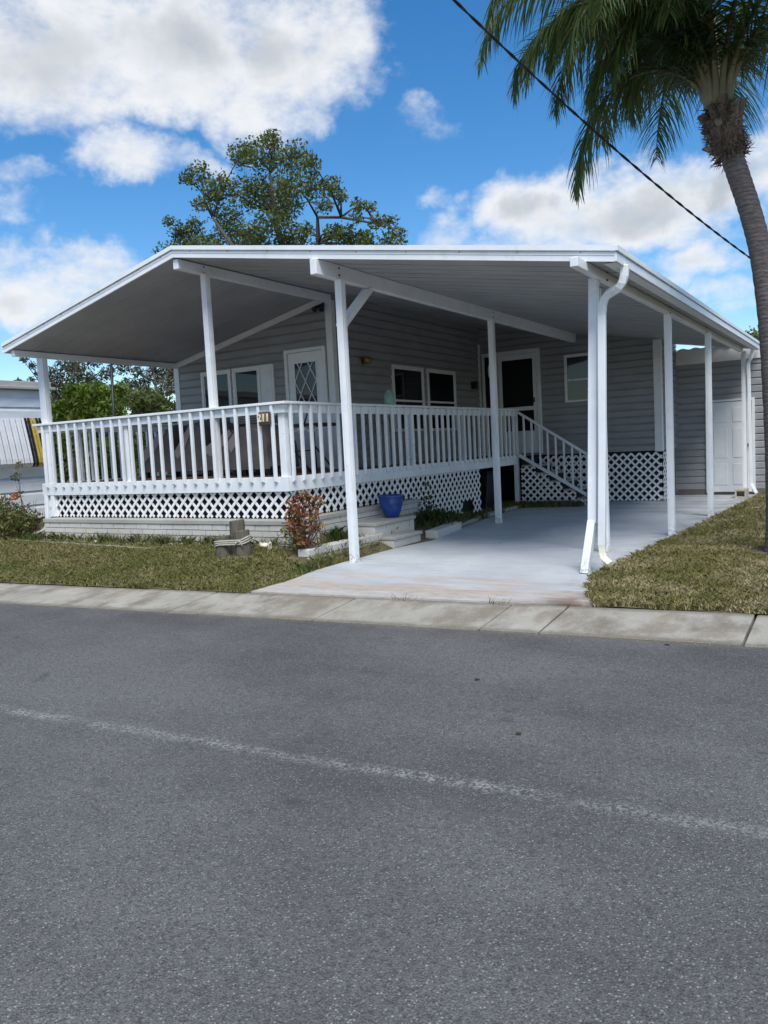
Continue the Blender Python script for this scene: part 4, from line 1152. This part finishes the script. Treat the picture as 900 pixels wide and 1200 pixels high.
V, F = leaf_cloud([(a,b,c,r*.92) for a,b,c,r in OAK]+OAK2, 1150, .074, .5, 1100); mesh_np('crown', V, F, 'oak_leaf', tr)
mb = MB(); trunk = [(-18.9,24,0),(-18.8,24,3),(-18.7,24,6),(-18.86,24,8.6),(-19.19,24,10.2),(-19.31,24,11.8)]
mb.tube(trunk, [.34,.28,.23,.15,.10,.04], 10)
l2 = [(-18.75,24,5.2),(-17.6,24,7.2),(-17.26,24,8.8),(-17.23,24,9.7),(-16.19,24,9.5),(-14.78,24,9.02)]; mb.tube(l2, [.16,.13,.10,.07,.05,.03], 8)
l3 = [(-18.75,24,5.5),(-20.3,24.2,7.5),(-21.5,24.4,9.2),(-22.6,24.3,10.8)]; mb.tube(l3, [.18,.14,.10,.05], 8)
l4 = [(-21.2,24.3,8.7),(-23,24.4,9.4),(-24.2,24.4,10)]; mb.tube(l4, [.10,.07,.03], 8)
branches(mb, trunk[3:]+l2[2:]+l3[1:]+l4, OAK, .05)
mb.build('trunk', 'bark', tr, smooth=True, fixn=False)

DULL = [(-27.62,18.83,5.34,.18),(-28.28,19.62,5.19,.19),(-28.36,19.91,4.88,.19),(-26.9,18.05,4.38,.14),(-28.78,19.84,4.68,.15),(-25.85,18.75,4.53,.42),(-25.54,18.95,4.14,.48),(-23.49,18.15,4.29,.39),(-24.52,19.48,4.14,.47),(-24.38,18.5,4.63,.33),(-27.35,19.89,3.73,.37),(-22.53,18.46,4.31,.28)]
tr = thing('scrub_tree', (-25.3, 19, 0), 'thin grey green tree seen beside the left porch post', 'tree')
extra = [(-25.2,19,4.9,.5),(-24.0,19,5.0,.45),(-26.3,19.2,4.0,.45),(-25.9,19,3.3,.6),(-24.7,19,3.3,.6),(-26.8,19.2,2.9,.5)]
V, F = leaf_cloud(DULL+extra, 2100, .065, .4, 1200); mesh_np('crown', V, F, 'dull_leaf', tr)
mb = MB(); tk = [(-25.3,19,0),(-25.4,19,1.6),(-25.2,19,2.8),(-25.0,19,4.0)]; mb.tube(tk, [.16,.13,.09,.04], 8)
l2 = [(-25.35,19,1.8),(-26.4,19.2,2.9),(-27.3,19.4,4.1)]; mb.tube(l2, [.07,.05,.03], 6); branches(mb, tk[1:]+l2, DULL+extra, .03); mb.build('trunk', 'bark', tr, smooth=True, fixn=False)
DULL2 = [(-22.3,19.15,3.94,.29),(-21.38,18.76,4.25,.25),(-21.12,19.27,4.14,.43),(-19.44,18.27,3.53,.35),(-20.37,18.23,3.41,.35),(-20.62,19.59,4.25,.31),(-21.17,19.61,3.13,.37),(-22.6,19.16,3.37,.26),(-19.6,19,4.3,.4),(-20.3,19.2,4.9,.5),(-21.5,19,4.9,.4),(-18.9,18.8,4.6,.4)]
tr = thing('scrub_tree', (-20.9, 19, 0), 'thin grey green tree close to the corner of the front wall', 'tree')
V, F = leaf_cloud(DULL2+[(-20.0,19,3.9,.5),(-21.6,19,3.7,.5),(-22.4,19,4.6,.4),(-19.2,18.8,4.0,.4)], 2100, .065, .4, 1200); mesh_np('crown', V, F, 'dull_leaf', tr)
mb = MB(); tk = [(-20.9,19,0),(-20.8,19,1.6),(-20.7,19,2.8),(-20.8,19,4.2)]; mb.tube(tk, [.14,.11,.08,.03], 8); branches(mb, tk[1:], DULL2, .03); mb.build('trunk', 'bark', tr, smooth=True, fixn=False)
BR = [(-21.03,16.17,3.19,.34),(-18.77,15.03,3.19,.36),(-19.11,16.06,3.25,.38),(-20.28,15.7,2.61,.44),(-19.09,15.67,2.54,.48),(-21.13,15.96,1.87,.51),(-18.49,14.79,1.54,.46),(-19.9,15.5,3.1,.4),(-19.8,15.4,1.9,.5),(-19.6,15.6,1.0,.6)]
BR += [(-21.4,15.8,2.9,.4),(-20.7,15.9,3.0,.42),(-20.4,15.5,3.35,.36),(-19.4,15.3,3.3,.38),(-21.8,16,2.4,.45),(-20.6,15.6,2.2,.5),(-18.9,15.2,2.9,.42),(-18.3,15,2.7,.42),(-19.8,15.4,2.6,.5)]
tr = thing('green_bush', (-19.6, 15.6, 0), 'bright yellow green bush behind the left railing of the deck', 'bush')
V, F = leaf_cloud(BR, 3600, .095, .3, 2200); mesh_np('foliage', V, F, 'bright_leaf', tr)
mb = MB(); tk = [(-19.6,15.6,0),(-19.5,15.6,1.0),(-19.6,15.6,2.0)]; mb.tube(tk, [.09,.07,.04], 6); branches(mb, tk, BR, .03); mb.build('trunk', 'bark', tr, smooth=True, fixn=False)
BR2 = [(-17.15,14.97,2.88,.3),(-17.73,16.24,2.7,.31),(-18.5,16.25,2.38,.43),(-16.94,15.96,2.36,.3),(-18.02,15.29,1.51,.41),(-16.5,14.84,1.23,.4),(-17.3,15.4,2.0,.5),(-17.2,15.4,.8,.55),(-16.2,15.6,2.2,.4),(-16.2,15.6,1.2,.5)]
BR2 += [(-17.6,15.6,2.9,.42),(-16.7,15.3,2.8,.42),(-17.2,15.4,2.5,.5),(-16.3,15.4,2.6,.4),(-18.1,15.8,2.9,.36)]
tr = thing('green_bush', (-17.2, 15.5, 0), 'darker green bush between the bright bush and the house corner', 'bush')
V, F = leaf_cloud(BR2, 2600, .075, .3, 1500); mesh_np('foliage', V, F, 'oak_leaf', tr)
mb = MB(); tk = [(-17.2,15.5,0),(-17.2,15.5,1.0),(-17.3,15.5,2.0)]; mb.tube(tk, [.09,.07,.04], 6); branches(mb, tk, BR2, .03); mb.build('trunk', 'bark', tr, smooth=True, fixn=False)
tr = thing('far_tree', (-4.6, 42, 0), 'distant dark tree top just showing past the right roof edge', 'tree')
FT = [(-5.2+.35*i, 42+random.uniform(-.8,.8), 5.5+.35*math.sin(i*1.7), .55) for i in range(9)]+[(-4.6,42,4.6,1.2),(-3.2,42,4.8,1.2)]
V, F = leaf_cloud(FT, 420, .11, .5); mesh_np('crown', V, F, 'oak_leaf', tr)
mb = MB(); tk = [(-4.6,42,0),(-4.5,42,3),(-4.4,42,5)]; mb.tube(tk, [.25,.2,.1], 8); branches(mb, tk[1:], FT, .05); mb.build('trunk', 'bark', tr, smooth=True, fixn=False)

hg = thing('clipped_hedge', (-24, 22, 0), 'long dark hedge closing the view behind the left trees', 'hedge')
HB = [(-38+1.1*i, 22.5+random.uniform(-.5,.5), z, .95) for i in range(26) for z in (.7, 1.9)]
V, F = leaf_cloud(HB, 1000, .11, .5); mesh_np('foliage', V, F, 'clump_leaf', hg)
mb = MB()
for i in range(26): mb.tube([(-38+1.1*i, 22.5, 0), (-38+1.1*i+.1, 22.5, 1.2), (-38+1.1*i, 22.6, 2.2)], [.06,.05,.02], 6)
mb.build('stems', 'bark', hg, fixn=False)

# shrub by the neighbour, with a pink flower
sh = thing('flowering_shrub', (-11.25, 7.45, .15), 'straggly green shrub with one pink bloom at the left end of the deck', 'shrub')
SB = [(-11.38,7.3,.61,.2),(-11.02,7.31,.51,.21),(-12.02,7.63,.34,.25),(-10.82,7.2,.42,.15),(-11.21,7.35,.32,.2),(-11.8,7.45,.71,.14),(-11.2,7.62,.30,.2),(-11.6,7.4,.45,.22),(-12.2,7.5,.6,.22),(-12.5,7.4,.4,.25),(-12.8,7.5,.62,.2)]
V, F = leaf_cloud([(a,b,c,r*1.15) for a,b,c,r in SB]+[(-11.5,7.25,.45,.25),(-11.15,7.2,.38,.2),(-11.9,7.3,.5,.25),(-10.95,7.15,.5,.16)], 5200, .030, .42); mesh_np('foliage', V, F, 'shrub_leaf', sh)
mb = MB()
for cx, cy, cz, r in SB:
    for _ in range(7): 
        d = Vector((random.gauss(0,r*.7), random.gauss(0,r*.7), random.uniform(-r*.4, r*1.3)))
        mb.tube([(-11.3+random.gauss(0,.25)+(cx+11.3)*.5, 7.45, .15), (cx+d.x*.5, cy+d.y*.5, cz*.6), (cx+d.x, cy+d.y, cz+d.z)], [.006,.004,.002], 4)
for k in range(3): mb.tube([(-10.95,7.3,.2), (-10.95-.03*k,7.25,.7), (-11.02+.05*k,7.2,1.0+.12*k)], [.006,.005,.003], 4)
mb.build('stems', 'twig', sh, fixn=False)
V, F = leaf_cloud([(-11.0,7.2,1.12,.08),(-10.92,7.2,1.3,.07),(-10.98,7.2,.88,.07)], 6000, .028, .42); mesh_np('foliage', V, F, 'shrub_leaf', sh)
V, F = leaf_cloud([(-11.0,7.15,.84,.05)], 30000, .03, .8); mesh_np('bloom', V, F, 'flower', sh)

# red brown croton at the deck corner
cr = thing('croton_bush', (-5.62, 7.15, .12), 'red brown leaved bush at the front corner of the deck', 'shrub')
CB = [(-5.56,7.15,.80,.08),(-5.46,7.18,.72,.10),(-5.66,7.13,.72,.10),(-5.42,7.15,.58,.10),(-5.57,7.1,.60,.13),(-5.72,7.15,.58,.11),(-5.48,7.12,.44,.12),(-5.64,7.1,.44,.13),(-5.56,7.12,.30,.12),(-5.34,7.16,.74,.07),(-5.38,7.18,.44,.08)]
V, F = leaf_cloud(CB, 5200, .030, .55); mesh_np('foliage', V, F, 'croton_leaf', cr)
V, F = leaf_cloud([(-5.72,7.1,.28,.13),(-5.6,7.05,.25,.12),(-5.8,7.12,.38,.1)], 5000, .026, .35); mesh_np('foliage', V, F, 'shrub_leaf', cr)
mb = MB()
for cx, cy, cz, r in CB:
    for _ in range(3): mb.tube([(-5.6+random.gauss(0,.05), 7.14, .1), (cx+random.gauss(0,.04), cy, cz*.6), (cx+random.gauss(0,r*.5), cy+random.gauss(0,r*.5), cz+r*.6)], [.007,.005,.002], 5)
mb.build('stems', 'twig', cr, fixn=False)
def clump(name, x, y, z, n, r, h, mat, label, w=.012):
    t = thing(name, (x, y, z), label, 'plant')
    P = np.stack([rng.normal(x, r, n), rng.normal(y, r, n), np.full(n, z)], 1)
    blades('blades', P, h*.5, h, w, mat, lean=.45, kind=None, parent=t)
    return t
c1 = clump('grass_clump', -5.72, 10.45, .05, 900, .13, .34, 'clump_leaf', 'bushy green clump beside the long white edging block')
V, F = leaf_cloud([(-5.82,10.55,.5,.12),(-5.78,10.5,.3,.2),(-5.66,10.3,.22,.2),(-5.9,10.7,.68,.06)], 3000, .03, .35); mesh_np('foliage', V, F, 'clump_leaf', c1)
c2 = clump('grass_clump', -5.72, 8.05, .12, 260, .10, .26, 'clump_leaf', 'dark green tuft between the croton bush and garden steps')

# palm
pm_ = thing('palm_tree', (-.93, 8.9, 0), 'tall leaning palm with ringed grey trunk and drooping fronds at right', 'palm')
mb = MB()
tp = [(-.86,8.9,-.05),(-.86,8.9,.35),(-.87,8.9,1.2),(-.91,8.9,2.25),(-.985,8.9,3.0),(-1.075,8.9,3.44),(-1.175,8.9,3.80),(-1.25,8.9,4.06)]
# resample smoothly with ring swellings
def cat(pts, m):
    out = []
    P = [Vector(p) for p in pts]; P = [P[0]*2-P[1]]+P+[P[-1]*2-P[-2]]
    for i in range(1, len(P)-2):
        for k in range(m):
            t = k/m; a, b, c, d = P[i-1], P[i], P[i+1], P[i+2]
            out.append(.5*((2*b)+(-a+c)*t+(2*a-5*b+4*c-d)*t*t+(-a+3*b-3*c+d)*t**3))
    out.append(P[-2]); return out
pp = cat(tp, 14); rad = [.100+.04*math.exp(-i/9)+.004*i/len(pp)+.002*math.sin(i*2.1)+.003*random.random() for i in range(len(pp))]
mb.tube(pp, rad, 22); mb.build('trunk', 'palm_bark', pm_, smooth=True, fixn=False)
# leaf-base boots
top = Vector((-1.25, 8.9, 4.06)); axis = Vector((-.25, 0, .968)).normalized()
sideA = Vector((0,1,0)); sideB = axis.cross(sideA)
def boot(t, ang, L, w, flare, mat):
    base = top+axis*t+(sideA*math.cos(ang)+sideB*math.sin(ang))*.10
    out = (sideA*math.cos(ang)+sideB*math.sin(ang)); tan = axis.cross(out).normalized()
    mb = MB(); n = 7; rows = []
    for i in range(n+1):
        u = i/n; c = base+axis*(L*u)+out*(flare*u*u+.02); hw = w*(1-.5*u)*(1+.16*random.uniform(-1,1))
        rows.append([c-tan*hw-out*.035, c-tan*hw*.5+out*.02, c+tan*hw*.5+out*.02, c+tan*hw-out*.035, c-out*.06])
    for r in rows: mb.v += [tuple(p) for p in r]
    for i in range(n):
        for k in range(5): mb.f.append((i*5+k, i*5+(k+1)%5, (i+1)*5+(k+1)%5, (i+1)*5+k)); mb.mi.append(0)
    mb.f.append(tuple(n*5+k for k in range(5))); mb.mi.append(0); mb.f.append((4,3,2,1,0)); mb.mi.append(0)
    return mb
cam_side = math.atan2((Vector((.1,-1,0))).dot(sideB), (Vector((.1,-1,0))).dot(sideA))
mb = MB(); mb.tube([top+axis*t for t in (-.05, .0, .08, .18, .30, .42, .6)], [.10, .125, .15, .16, .14, .11, .07], 16); mb.build('fibre_core', 'boot', pm_, smooth=True, fixn=False)
for i in range(26):
    ang = i*2.4+.3; t = -.0+.011*i
    boot(t, ang, random.uniform(.15, .26), random.uniform(.07, .12), random.uniform(.02, .07), None).build('leaf_base', 'boot_pale' if i % 3 == 0 else 'boot', pm_)
# split bases standing off the trunk
boot(-.02, math.pi*.5+.0, .18, .11, .10, None).build('leaf_base', 'boot_pale', pm_)
boot(.08, -math.pi*.5, .36, .09, .14, None).build('leaf_base', 'boot', pm_)
boot(.12, -math.pi*.5-.5, .30, .09, .09, None).build('leaf_base', 'boot_pale', pm_)
# fibres
mb = MB()
for _ in range(900):
    a = random.uniform(0, 6.28); t = random.uniform(-.06, .48); o = (sideA*math.cos(a)+sideB*math.sin(a))
    b = top+axis*t+o*.12; mb.tube([b, b+o*random.uniform(.03,.12)+axis*random.uniform(-.10,.08)], [.008,.001], 4)
mb.build('fibre', 'boot', pm_, fixn=False)
crown = top+axis*.58
def frond(name, phi, reach, dz, h, seed):
    """arching feather frond: bezier midrib from the crown, leaflets combed off both sides"""
    rs = random.Random(seed); d = Vector((math.cos(R(phi)), math.sin(R(phi)), 0)); n = 26
    p0 = crown+d*.08-axis*.12; Z = Vector((0,0,1))
    pts = curve(p0, p0+d*reach*.10+Z*h*.95, crown+d*reach*1.0+Z*h, crown+d*reach*1.06+Z*dz, n)
    mb = MB(); mb.tube(pts, [.030*(1-i/n*.9)*(1.5 if i < 2 else 1.15 if i < 4 else 1) for i in range(n+1)], 6)
    fr = mb.build(name, 'petiole', pm_, smooth=True, fixn=False)
    cum = [0]
    for a, b in zip(pts[:-1], pts[1:]): cum.append(cum[-1]+(b-a).length)
    side0 = Z.cross(d).normalized(); vs = []; fs = []; m = int(52*cum[-1])
    for k in range(m):
        u = .15+.85*k/m; L = u*cum[-1]; i = max(q for q in range(n) if cum[q] <= L); q = pts[i].lerp(pts[i+1], (L-cum[i])/(cum[i+1]-cum[i]))
        tg = (pts[i+1]-pts[i]).normalized(); upn = side0.cross(tg)*-1
        ln = .66*(.55+.45*math.sin(min(1, (u-.12)/.4)*math.pi*.5))*(1 if u < .7 else 1-.72*(u-.7)/.3)
        for sg_ in (-1, 1):
            dv = (side0*sg_*(.85+rs.uniform(-.25,.2))+tg*(.62+rs.uniform(-.15,.25))+upn*rs.uniform(-.35,.45)).normalized()
            lw = .0085*rs.uniform(.75, 1.25); c = q.copy(); ll = ln*rs.uniform(.75, 1.12); seg = 5
            wv = dv.cross(Vector((rs.uniform(-.5,.5), rs.uniform(-.5,.5), 1))).normalized(); o = len(vs); gr = rs.uniform(.16, .34)
            for j in range(seg+1):
                w_ = lw*(1-.92*(j/seg)**2); vs += [tuple(c-wv*w_), tuple(c+wv*w_)]
                dv = (dv+Vector((0,0,-gr))).normalized(); c = c+dv*(ll/seg)
            for j in range(seg): fs.append((o+2*j, o+2*j+1, o+2*j+3, o+2*j+2))
    mesh_np('leaflets', np.array(vs), np.array(fs), 'palm_leaf', fr)
    return fr
FR = [(180,1.36,-.62,.80),(187,1.95,.50,1.6),(206,1.75,.35,1.45),(226,1.5,.30,1.25),(150,1.5,.1,1.2),(167,1.75,.45,1.6),(197,1.15,.10,1.0),(246,1.6,.35,1.3),(272,1.6,.3,1.3),(300,1.6,.3,1.3),(330,1.7,.25,1.3),
      (0,1.7,.2,1.25),(32,1.7,.1,1.2),(62,1.7,0,1.2),(92,1.7,0,1.2),(122,1.6,.0,1.15),(216,.95,.25,1.15),(158,.95,.15,1.1),(258,1.0,.45,1.4),(100,1.0,.5,1.5),(191,2.25,.85,2.0),(350,1.2,.5,1.6),(176,.8,.25,1.2),(235,1.9,.7,1.8),(200,1.5,.55,1.5),(183,1.6,.75,1.8),(222,1.1,.5,1.4),(210,2.1,.9,2.0),(172,1.25,.45,1.4)]
for i, a in enumerate(FR): frond('frond', *a, i)
# mulch ring
mb = MB(); mb.lathe([(0,.035),(.2,.03),(.3,.012)], (-.9, 8.9, 0), 20); mb.build('root_mound', 'mulch', pm_, smooth=True)

# overhead service cable: two twisted strands
cb = thing('service_cable', (-2.66, 5.59, 4.57), 'black twisted overhead service cable crossing the sky to behind the palm', 'cable')
A = Vector((-3.04, 6.39, 5.03)); B = Vector((-1.46, 11.69, 3.57))
def cab(t):
    p = A+(B-A)*t; p.z -= .37*t*(1-t); return p
ts_ = np.linspace(-3.0, 2.0, 320)
for ph in (0, math.pi):
    mb = MB(); pts = []
    for i, t in enumerate(ts_):
        p = cab(t); a = t*75+ph
        pts.append(p+Vector((math.cos(a)*.007, 0, math.sin(a)*.007)))
    mb.tube(pts, .0082, 6); mb.build('strand', 'cable', cb, smooth=True, fixn=False)
# dark pole with a short arm behind the deck
gp = thing('hook_pole', (-15.75, 13, 0), 'thin dark pole with a short arm standing beyond the left railing', 'pole')
mb = MB(); mb.tube([(-15.8, 13, 0), (-15.68, 13, 3.65)], .035, 8); mb.build('pole', 'black_metal', gp, smooth=True)
mb = MB(); mb.tube([(-15.7, 13, 3.60), (-15.0, 13, 3.68)], .022, 6); mb.build('arm', 'black_metal', gp, smooth=True)

# ------------------------------------------------------------------ sky, sun, camera
SUN_EL, SUN_AZ = R(55), math.atan2(.60, -.80)         # azimuth from +Y towards +X
wd = bpy.data.worlds.new('World'); sc.world = wd; wd.use_nodes = True
nt = wd.node_tree
for n in list(nt.nodes): nt.nodes.remove(n)
g = NT(nt)
out = nt.nodes.new('ShaderNodeOutputWorld')
sky = nt.nodes.new('ShaderNodeTexSky'); sky.sky_type = 'NISHITA'; sky.sun_disc = False
sky.sun_elevation = SUN_EL; sky.sun_rotation = SUN_AZ; sky.altitude = 0; sky.air_density = 1.0; sky.dust_density = .3; sky.ozone_density = 2.2
hs = nt.nodes.new('ShaderNodeHueSaturation'); hs.inputs['Saturation'].default_value = 1.36; hs.inputs['Value'].default_value = 1.22
nt.links.new(sky.outputs[0], hs.inputs['Color'])
bg = nt.nodes.new('ShaderNodeBackground'); bg.inputs[1].default_value = .10; nt.links.new(hs.outputs[0], bg.inputs[0])
d = nt.nodes.new('ShaderNodeTexCoord').outputs['Generated']
x, y, z = g.sep(d)
DEG = 57.29578
az = g.math('MULTIPLY', g.math('ARCTAN2', x, y), DEG); el = g.math('MULTIPLY', g.math('ARCSINE', z), DEG)
ae = g.comb(az, el, 0.)
# domain warp so the cloud banks have torn edges
w1 = nt.nodes.new('ShaderNodeTexNoise'); nt.links.new(d, w1.inputs['Vector']); w1.inputs['Scale'].default_value = 9; w1.inputs['Detail'].default_value = 5; w1.inputs['Roughness'].default_value = .6
warp = g.vmath('MULTIPLY', g.vmath('SUBTRACT', w1.outputs['Color'], (.5,.5,.5)), (11., 7., 0))
aw_ = g.vmath('ADD', ae, warp)
CL = [(-52.5,25.1,8.3,4.5,1),(-44.9,25.9,8.6,4.1,1),(-37.5,25.4,6.4,3.5,1),(-39.5,22.1,4.1,2.0,.8),(-46.3,23.1,6.3,2.1,.9),(-47.7,19.2,3.5,1.5,.75),(-43.7,19.1,2.2,.8,.45),(-55.9,15.8,2.7,1.1,.5),(-52.1,12.1,5.4,2.0,.75),(-56.,10.9,3.9,2.,.9),(-54.7,17.9,2.5,.8,.35),(-21.5,15.6,4.4,2.4,1),(-15.,14.5,7.2,2.9,1.05),(-8.6,14.6,4.4,2.7,1.05),(-5.6,15.7,3.2,2.4,.9),(-10.2,10.5,4.2,1.5,.85),(-18.7,13.1,7.6,1.,.4),(-28.6,20.9,2.0,.8,.18),(-27.8,16.6,1.4,.8,.4),(-26.6,14.3,2.1,.9,.35),(-29.1,27.7,2.9,.5,.3),(-7.4,8.3,3.3,.8,.35),(-21.1,10.8,7.1,.6,.3),
      (5.,16.,8.,3.,1),(-66.,13.,7.,2.4,1),(-64.,28.,7.,4.,1),(16.,24.,8.,3.,1)]
tot = None
for a0, e0, ra, re, s in CL:
    q = g.vmath('MULTIPLY_ADD', aw_, (1/(ra*1.15), 1/(re*1.15), 0), (-a0/(ra*1.15), -e0/(re*1.15), 0))
    v = g.math('MULTIPLY_ADD', g.vmath('DOT_PRODUCT', q, q), -s, s)
    tot = v if tot is None else g.math('SMOOTH_MAX', tot, v, .25)
# broken cloud over the rest of the sky
gen = g.math('MULTIPLY', g.math('SUBTRACT', g.noise(d, 2.6, 4, .55), .50), 5.)
fw = g.vmath('DOT_PRODUCT', d, (-.50, .81, .27))
gen = g.math('ADD', gen, g.math('MULTIPLY', g.ramp(fw, .72, .9), -4.))
tot = g.math('MAXIMUM', tot, gen)
fb = g.math('SUBTRACT', g.noise(g.scale(d, 1, 1, 1.7), 20, 8, .62), .5)
fb2 = g.math('SUBTRACT', g.noise(g.scale(d, 1, 1, 1.5), 7, 5, .6), .5)
den = g.math('ADD', tot, g.math('ADD', g.math('MULTIPLY', fb, 1.5), g.math('MULTIPLY', fb2, 1.2)))
cov = g.ramp(den, -.20, 1.0, 0, .98)
# bright where thin or facing the light, grey in the thick undersides
lit = g.noise(g.vmath('ADD', g.scale(d, 1, 1, 1.6), (.0, .0, .05)), 5.5, 4, .5)
core = g.math('ADD', g.math('MULTIPLY', g.ramp(tot, .55, 1.2), .9), g.math('MULTIPLY', g.math('SUBTRACT', lit, .56), 1.0))
cc = g.mix(g.ramp(core, .1, 1.05), (.90, .92, .95), (.47, .52, .58))
cb_ = nt.nodes.new('ShaderNodeBackground'); nt.links.new(cc, cb_.inputs[0]); cb_.inputs[1].default_value = .74
mx = nt.nodes.new('ShaderNodeMixShader'); nt.links.new(cov, mx.inputs[0]); nt.links.new(bg.outputs[0], mx.inputs[1]); nt.links.new(cb_.outputs[0], mx.inputs[2])
nt.links.new(mx.outputs[0], out.inputs[0])

sd_ = Vector((math.sin(SUN_AZ)*math.cos(SUN_EL), math.cos(SUN_AZ)*math.cos(SUN_EL), math.sin(SUN_EL)))
ln = bpy.data.lights.new('sun', 'SUN'); ln.energy = 2.9; ln.angle = R(28); ln.color = (1, .965, .91)
lo = bpy.data.objects.new('sun', ln); COL.objects.link(lo); lo.rotation_euler = sd_.to_track_quat('Z', 'Y').to_euler(); lo.location = (0, 0, 30)

cam = bpy.data.cameras.new('camera'); co = bpy.data.objects.new('camera', cam); COL.objects.link(co)
cam.sensor_fit = 'HORIZONTAL'; cam.sensor_width = 36; cam.lens = 927.39/900*36; cam.clip_end = 2000; cam.clip_start = .05
r0, r1, r2 = [[0.848707, 0.526464, -0.050316], [0.000752, -0.096342, -0.995348], [-0.528863, 0.844721, -0.082163]]
mw = Matrix(((r0[0], -r1[0], -r2[0], 0), (r0[1], -r1[1], -r2[1], 0), (r0[2], -r1[2], -r2[2], 1.3), (0,0,0,1)))
co.matrix_world = mw
sc.camera = co
sc.view_settings.view_transform = 'Standard'; sc.view_settings.look = 'None'; sc.view_settings.exposure = .42; sc.view_settings.gamma = 1
sc.view_settings.use_curve_mapping = False
sc.cycles.max_bounces = 6; sc.cycles.diffuse_bounces = 3; sc.cycles.glossy_bounces = 3; sc.cycles.transmission_bounces = 2; sc.cycles.use_denoising = True
